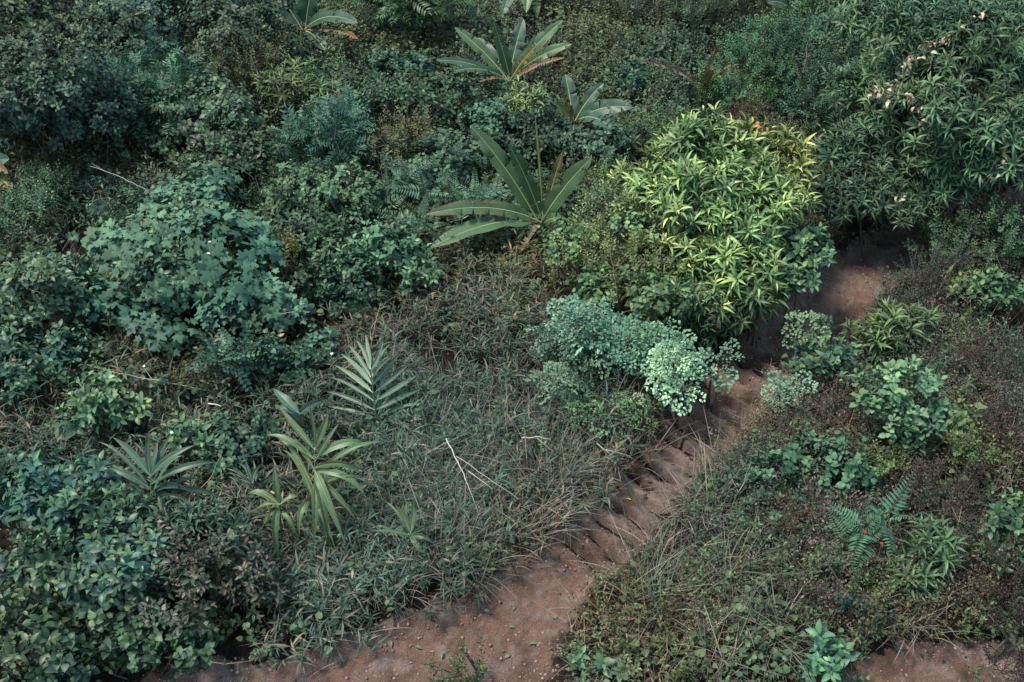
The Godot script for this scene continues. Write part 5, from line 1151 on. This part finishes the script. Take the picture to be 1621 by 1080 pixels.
	cover("straw", "dead straw along the path edges", meshes_of(straw_tuft, 5), M["dry"], [[[[1.18, -7.4], [2.38, -7.93], [3.16, -7.08], [2.83, -5.64], [2, -4.91], [0.46, -4.91], [0.51, -6.32]], 45, 0.9], [[[-1.28, -8.49], [0.62, -8.89], [1.57, -8.2], [1.17, -7.24], [0.4, -6.46], [-1.4, -5.97]], 34, 1], [[[-1.5, -6.84], [0.56, -7.4], [1.56, -8.11], [1.43, -7.4], [0.52, -6.46], [-2.06, -5.26], [-2.44, -5.32]], 28, 0.8], [[[2.61, -8.49], [6.94, -10.99], [5, -5.77], [2.39, -5.64]], 12, 0.9], [[[-5.47, -4.47], [5.62, -4.47], [15.69, -20.89], [-15.94, -20.89]], 0.5, 0.8]], Color(0.8, 0.77, 0.74), 0.06, 0.2)
	cover("thin_grass", "thin tangled grass blades, half of them dry", meshes_of(thin_grass_tuft, 6), M["grass"], [[[[-1.82, -9.76], [0.37, -10.23], [1.81, -8.49], [1.23, -7.24], [0.4, -6.46], [-1.41, -6.04], [-1.94, -6.61]], 26, 1], [[[-0.98, -8.11], [1.58, -8.3], [1.15, -7.08], [0.4, -6.39], [-0.96, -6.04]], 45, 1.2], [[[2.48, -8.49], [6.94, -10.99], [5, -5.77], [2.37, -5.51], [1, -5.26], [1.09, -6.32]], 22, 1], [[[-6.15, -9.31], [-3.39, -9.31], [-2.99, -7.4], [-5.48, -7.24]], 14, 1], [[[-8.28, -13.92], [-4.82, -13.92], [-4.61, -10.99], [-7.05, -10.86]], 30, 1], [[[-5.47, -4.47], [5.62, -4.47], [15.69, -20.89], [-15.94, -20.89]], 1, 0.9]], Color(0.95, 0.95, 0.95), 0.03, 0.3)
	cover("path_litter", "dead leaf bits and straw trodden into the path", meshes_of(litter_tuft, 4), M["dry"], [[[[-2.36, -4.91], [0.22, -6.18], [2.71, -9.1], [5.72, -12.12], [6.84, -12.42], [6.52, -11.54], [3.81, -9.31], [1.09, -6.32], [0.46, -4.91]], 7, 0.6]], Color(0.75, 0.7, 0.66), -0.6, 0.1)
	cover("dead_twigs", "bare dead twigs caught in the grass beside the path", meshes_of(bare_twig, 5), M["dry"], [[[[-1.26, -8.3], [0.6, -8.49], [1.57, -8.2], [1.17, -7.24], [0.4, -6.46], [-1.39, -5.9]], 7, 1.2], [[[2.19, -7.93], [6.16, -10.99], [4.69, -5.97], [2.39, -5.64], [1.03, -5.64], [1.09, -6.32]], 8, 1.1]], Color(1.7, 1.6, 1.5), 0.05, 1.2)
	fallen_leaf("small green fallen leaf lying on the bare soil of the path", "fallen leaves on the bare soil", Vector3(-0.69, -0.1, -5.87), 0.06, Color(0.1, 0.12, 0.08))
	fallen_leaf("small green fallen leaf lying on the bare soil of the path", "fallen leaves on the bare soil", Vector3(-0.2, -0.1, -5.93), 0.07, Color(0.08, 0.11, 0.09))
	fallen_leaf("small green fallen leaf lying on the bare soil of the path", "fallen leaves on the bare soil", Vector3(-0.03, -0.1, -5.75), 0.06, Color(0.09, 0.14, 0.08))
	fallen_leaf("small green fallen leaf lying on the bare soil of the path", "fallen leaves on the bare soil", Vector3(0.22, -0.1, -5.58), 0.08, Color(0.09, 0.13, 0.07))
	fallen_leaf("small green fallen leaf lying on the bare soil of the path", "fallen leaves on the bare soil", Vector3(-0.06, -0.1, -5.45), 0.07, Color(0.11, 0.13, 0.08))
	fallen_leaf("small green fallen leaf lying on the bare soil of the path", "fallen leaves on the bare soil", Vector3(-0.6, -0.1, -5.5), 0.07, Color(0.08, 0.13, 0.08))
	fallen_leaf("small green fallen leaf lying on the bare soil of the path", "fallen leaves on the bare soil", Vector3(-0.41, -0.1, -5.58), 0.06, Color(0.08, 0.14, 0.08))
	fallen_leaf("small green fallen leaf lying on the bare soil of the path", "fallen leaves on the bare soil", Vector3(-0.29, -0.1, -6.18), 0.08, Color(0.11, 0.13, 0.09))
	fallen_leaf("small green fallen leaf lying on the bare soil of the path", "fallen leaves on the bare soil", Vector3(0.01, -0.1, -5.94), 0.06, Color(0.1, 0.12, 0.09))
	fallen_leaf("small green fallen leaf lying on the bare soil of the path", "fallen leaves on the bare soil", Vector3(-1.07, -0.1, -5.63), 0.08, Color(0.08, 0.11, 0.07))
	fallen_leaf("small green fallen leaf lying on the bare soil of the path", "fallen leaves on the bare soil", Vector3(-0.84, -0.1, -5.58), 0.08, Color(0.09, 0.13, 0.08))
	fallen_leaf("small green fallen leaf lying on the bare soil of the path", "fallen leaves on the bare soil", Vector3(0.39, -0.1, -5.81), 0.07, Color(0.09, 0.12, 0.08))
	fallen_leaf("small green fallen leaf lying on the bare soil of the path", "fallen leaves on the bare soil", Vector3(0.43, -0.1, -5.44), 0.07, Color(0.11, 0.13, 0.09))
	fallen_leaf("small green fallen leaf lying on the bare soil of the path", "fallen leaves on the bare soil", Vector3(0.76, -0.1, -6.01), 0.08, Color(0.11, 0.13, 0.07))
	fallen_leaf("small green fallen leaf lying on the bare soil of the path", "fallen leaves on the bare soil", Vector3(0.33, -0.1, -5.71), 0.08, Color(0.11, 0.14, 0.08))
	fallen_leaf("small green fallen leaf lying on the bare soil of the path", "fallen leaves on the bare soil", Vector3(-0.67, -0.1, -5.77), 0.07, Color(0.09, 0.13, 0.08))
	fallen_leaf("small green fallen leaf lying on the bare soil of the path", "fallen leaves on the bare soil", Vector3(-1.34, -0.1, -5.33), 0.06, Color(0.08, 0.14, 0.09))
	fallen_leaf("small green fallen leaf lying on the bare soil of the path", "fallen leaves on the bare soil", Vector3(0.11, -0.1, -6.18), 0.05, Color(0.1, 0.12, 0.07))
	fallen_leaf("small green fallen leaf lying on the bare soil of the path", "fallen leaves on the bare soil", Vector3(1.11, -0.1, -6.54), 0.06, Color(0.1, 0.14, 0.07))
	fallen_leaf("small green fallen leaf lying on the bare soil of the path", "fallen leaves on the bare soil", Vector3(1.71, -0.1, -7.63), 0.07, Color(0.08, 0.13, 0.08))
	fallen_leaf("yellow fallen leaf on the bare soil at the bottom", "yellow fallen leaves", Vector3(-0.27, -0.1, -5.38), .06, Color(.5, .38, .05))
	fallen_leaf("yellowish fallen leaf on the steps of the path", "yellow fallen leaves", Vector3(1.17, -0.1, -7.25), .06, Color(.5, .38, .05))
	dry_vine("upper thread of beige withered leaves across the biggest bush", "withered vines on the bushes", [Vector3(4.5, 2.25, -11.78), Vector3(4.64, 2.39, -11.77), Vector3(4.83, 2.53, -11.79), Vector3(4.96, 2.6, -11.81), Vector3(5.11, 2.69, -11.88), Vector3(5.42, 2.77, -12.03)], 34, Color(0.48, 0.36, 0.25), 0.1)
	dry_vine("middle thread of beige withered leaves on the left of the biggest bush", "withered vines on the bushes", [Vector3(4.29, 1.92, -11.83), Vector3(4.37, 1.88, -11.68), Vector3(4.44, 2.04, -11.67), Vector3(4.58, 2.32, -11.75)], 18, Color(0.48, 0.36, 0.25), 0.1)
	dry_vine("thick cluster of beige withered leaves on the left flank of the biggest bush", "withered vines on the bushes", [Vector3(4.24, 1.91, -11.93), Vector3(4.37, 1.94, -11.72), Vector3(4.53, 2.03, -11.57), Vector3(4.65, 1.96, -11.44), Vector3(4.7, 1.84, -11.37)], 26, Color(0.48, 0.36, 0.25), 0.1)
	dry_vine("thin hanging thread of beige leaves at the right edge of the biggest bush", "withered vines on the bushes", [Vector3(5.6, 1.9, -11.18), Vector3(5.61, 1.71, -10.95), Vector3(5.56, 1.52, -10.85), Vector3(5.45, 1.27, -10.84)], 16, Color(0.48, 0.36, 0.25), 0.09)
	dry_vine("beige withered leaves at the foot of the biggest bush", "withered vines on the bushes", [Vector3(4.23, 0.74, -11.06), Vector3(4.41, 0.87, -11.01), Vector3(4.71, 0.96, -11.06)], 12, Color(0.48, 0.36, 0.25), 0.09)
	dry_vine("orange withered leaves on top of the yellow-green bush", "withered vines on the bushes", [Vector3(2.61, 2.18, -10.52), Vector3(2.75, 2.15, -10.51)], 7, Color(0.42, 0.2, 0.08), 0.08)
	flower("red_flower", "left of two small red flowers on the lower right fern-like plant", "red flowers", Vector3(3, 0.75, -6.11), .02, Color(.32, .02, .02))
	flower("red_flower", "right of two small red flowers on the lower right fern-like plant", "red flowers", Vector3(3.11, 0.75, -5.98), .02, Color(.32, .02, .02))
	flower("white_flower", "tiny white flower on the leafy left bank", "white flecks on the left bank", Vector3(-3.25, 1.23, -9.72), .02, Color(.62, .64, .60))
	flower("white_flower", "tiny white flower on the leafy left bank", "white flecks on the left bank", Vector3(-3.24, 1.18, -9.58), .02, Color(.62, .64, .60))
	flower("white_flower", "tiny white flower on the leafy left bank", "white flecks on the left bank", Vector3(-3.81, 0.5, -8.53), .02, Color(.62, .64, .60))
	flower("white_flower", "tiny white flower on the leafy left bank", "white flecks on the left bank", Vector3(-4.65, 0.44, -9.35), .02, Color(.62, .64, .60))
	flower("white_flower", "tiny white flower on the leafy left bank", "white flecks on the left bank", Vector3(-5.12, 1.05, -9.28), .02, Color(.62, .64, .60))
	flower("white_flower", "tiny white flower on the leafy left bank", "white flecks on the left bank", Vector3(-1.89, 0.5, -8.73), .02, Color(.62, .64, .60))
	flower("white_flower", "tiny white flower on the leafy left bank", "white flecks on the left bank", Vector3(-3.29, 0.5, -7.56), .02, Color(.62, .64, .60))
	flower("white_flower", "tiny white flower on the leafy left bank", "white flecks on the left bank", Vector3(-3.24, 0.68, -9.14), .02, Color(.62, .64, .60))
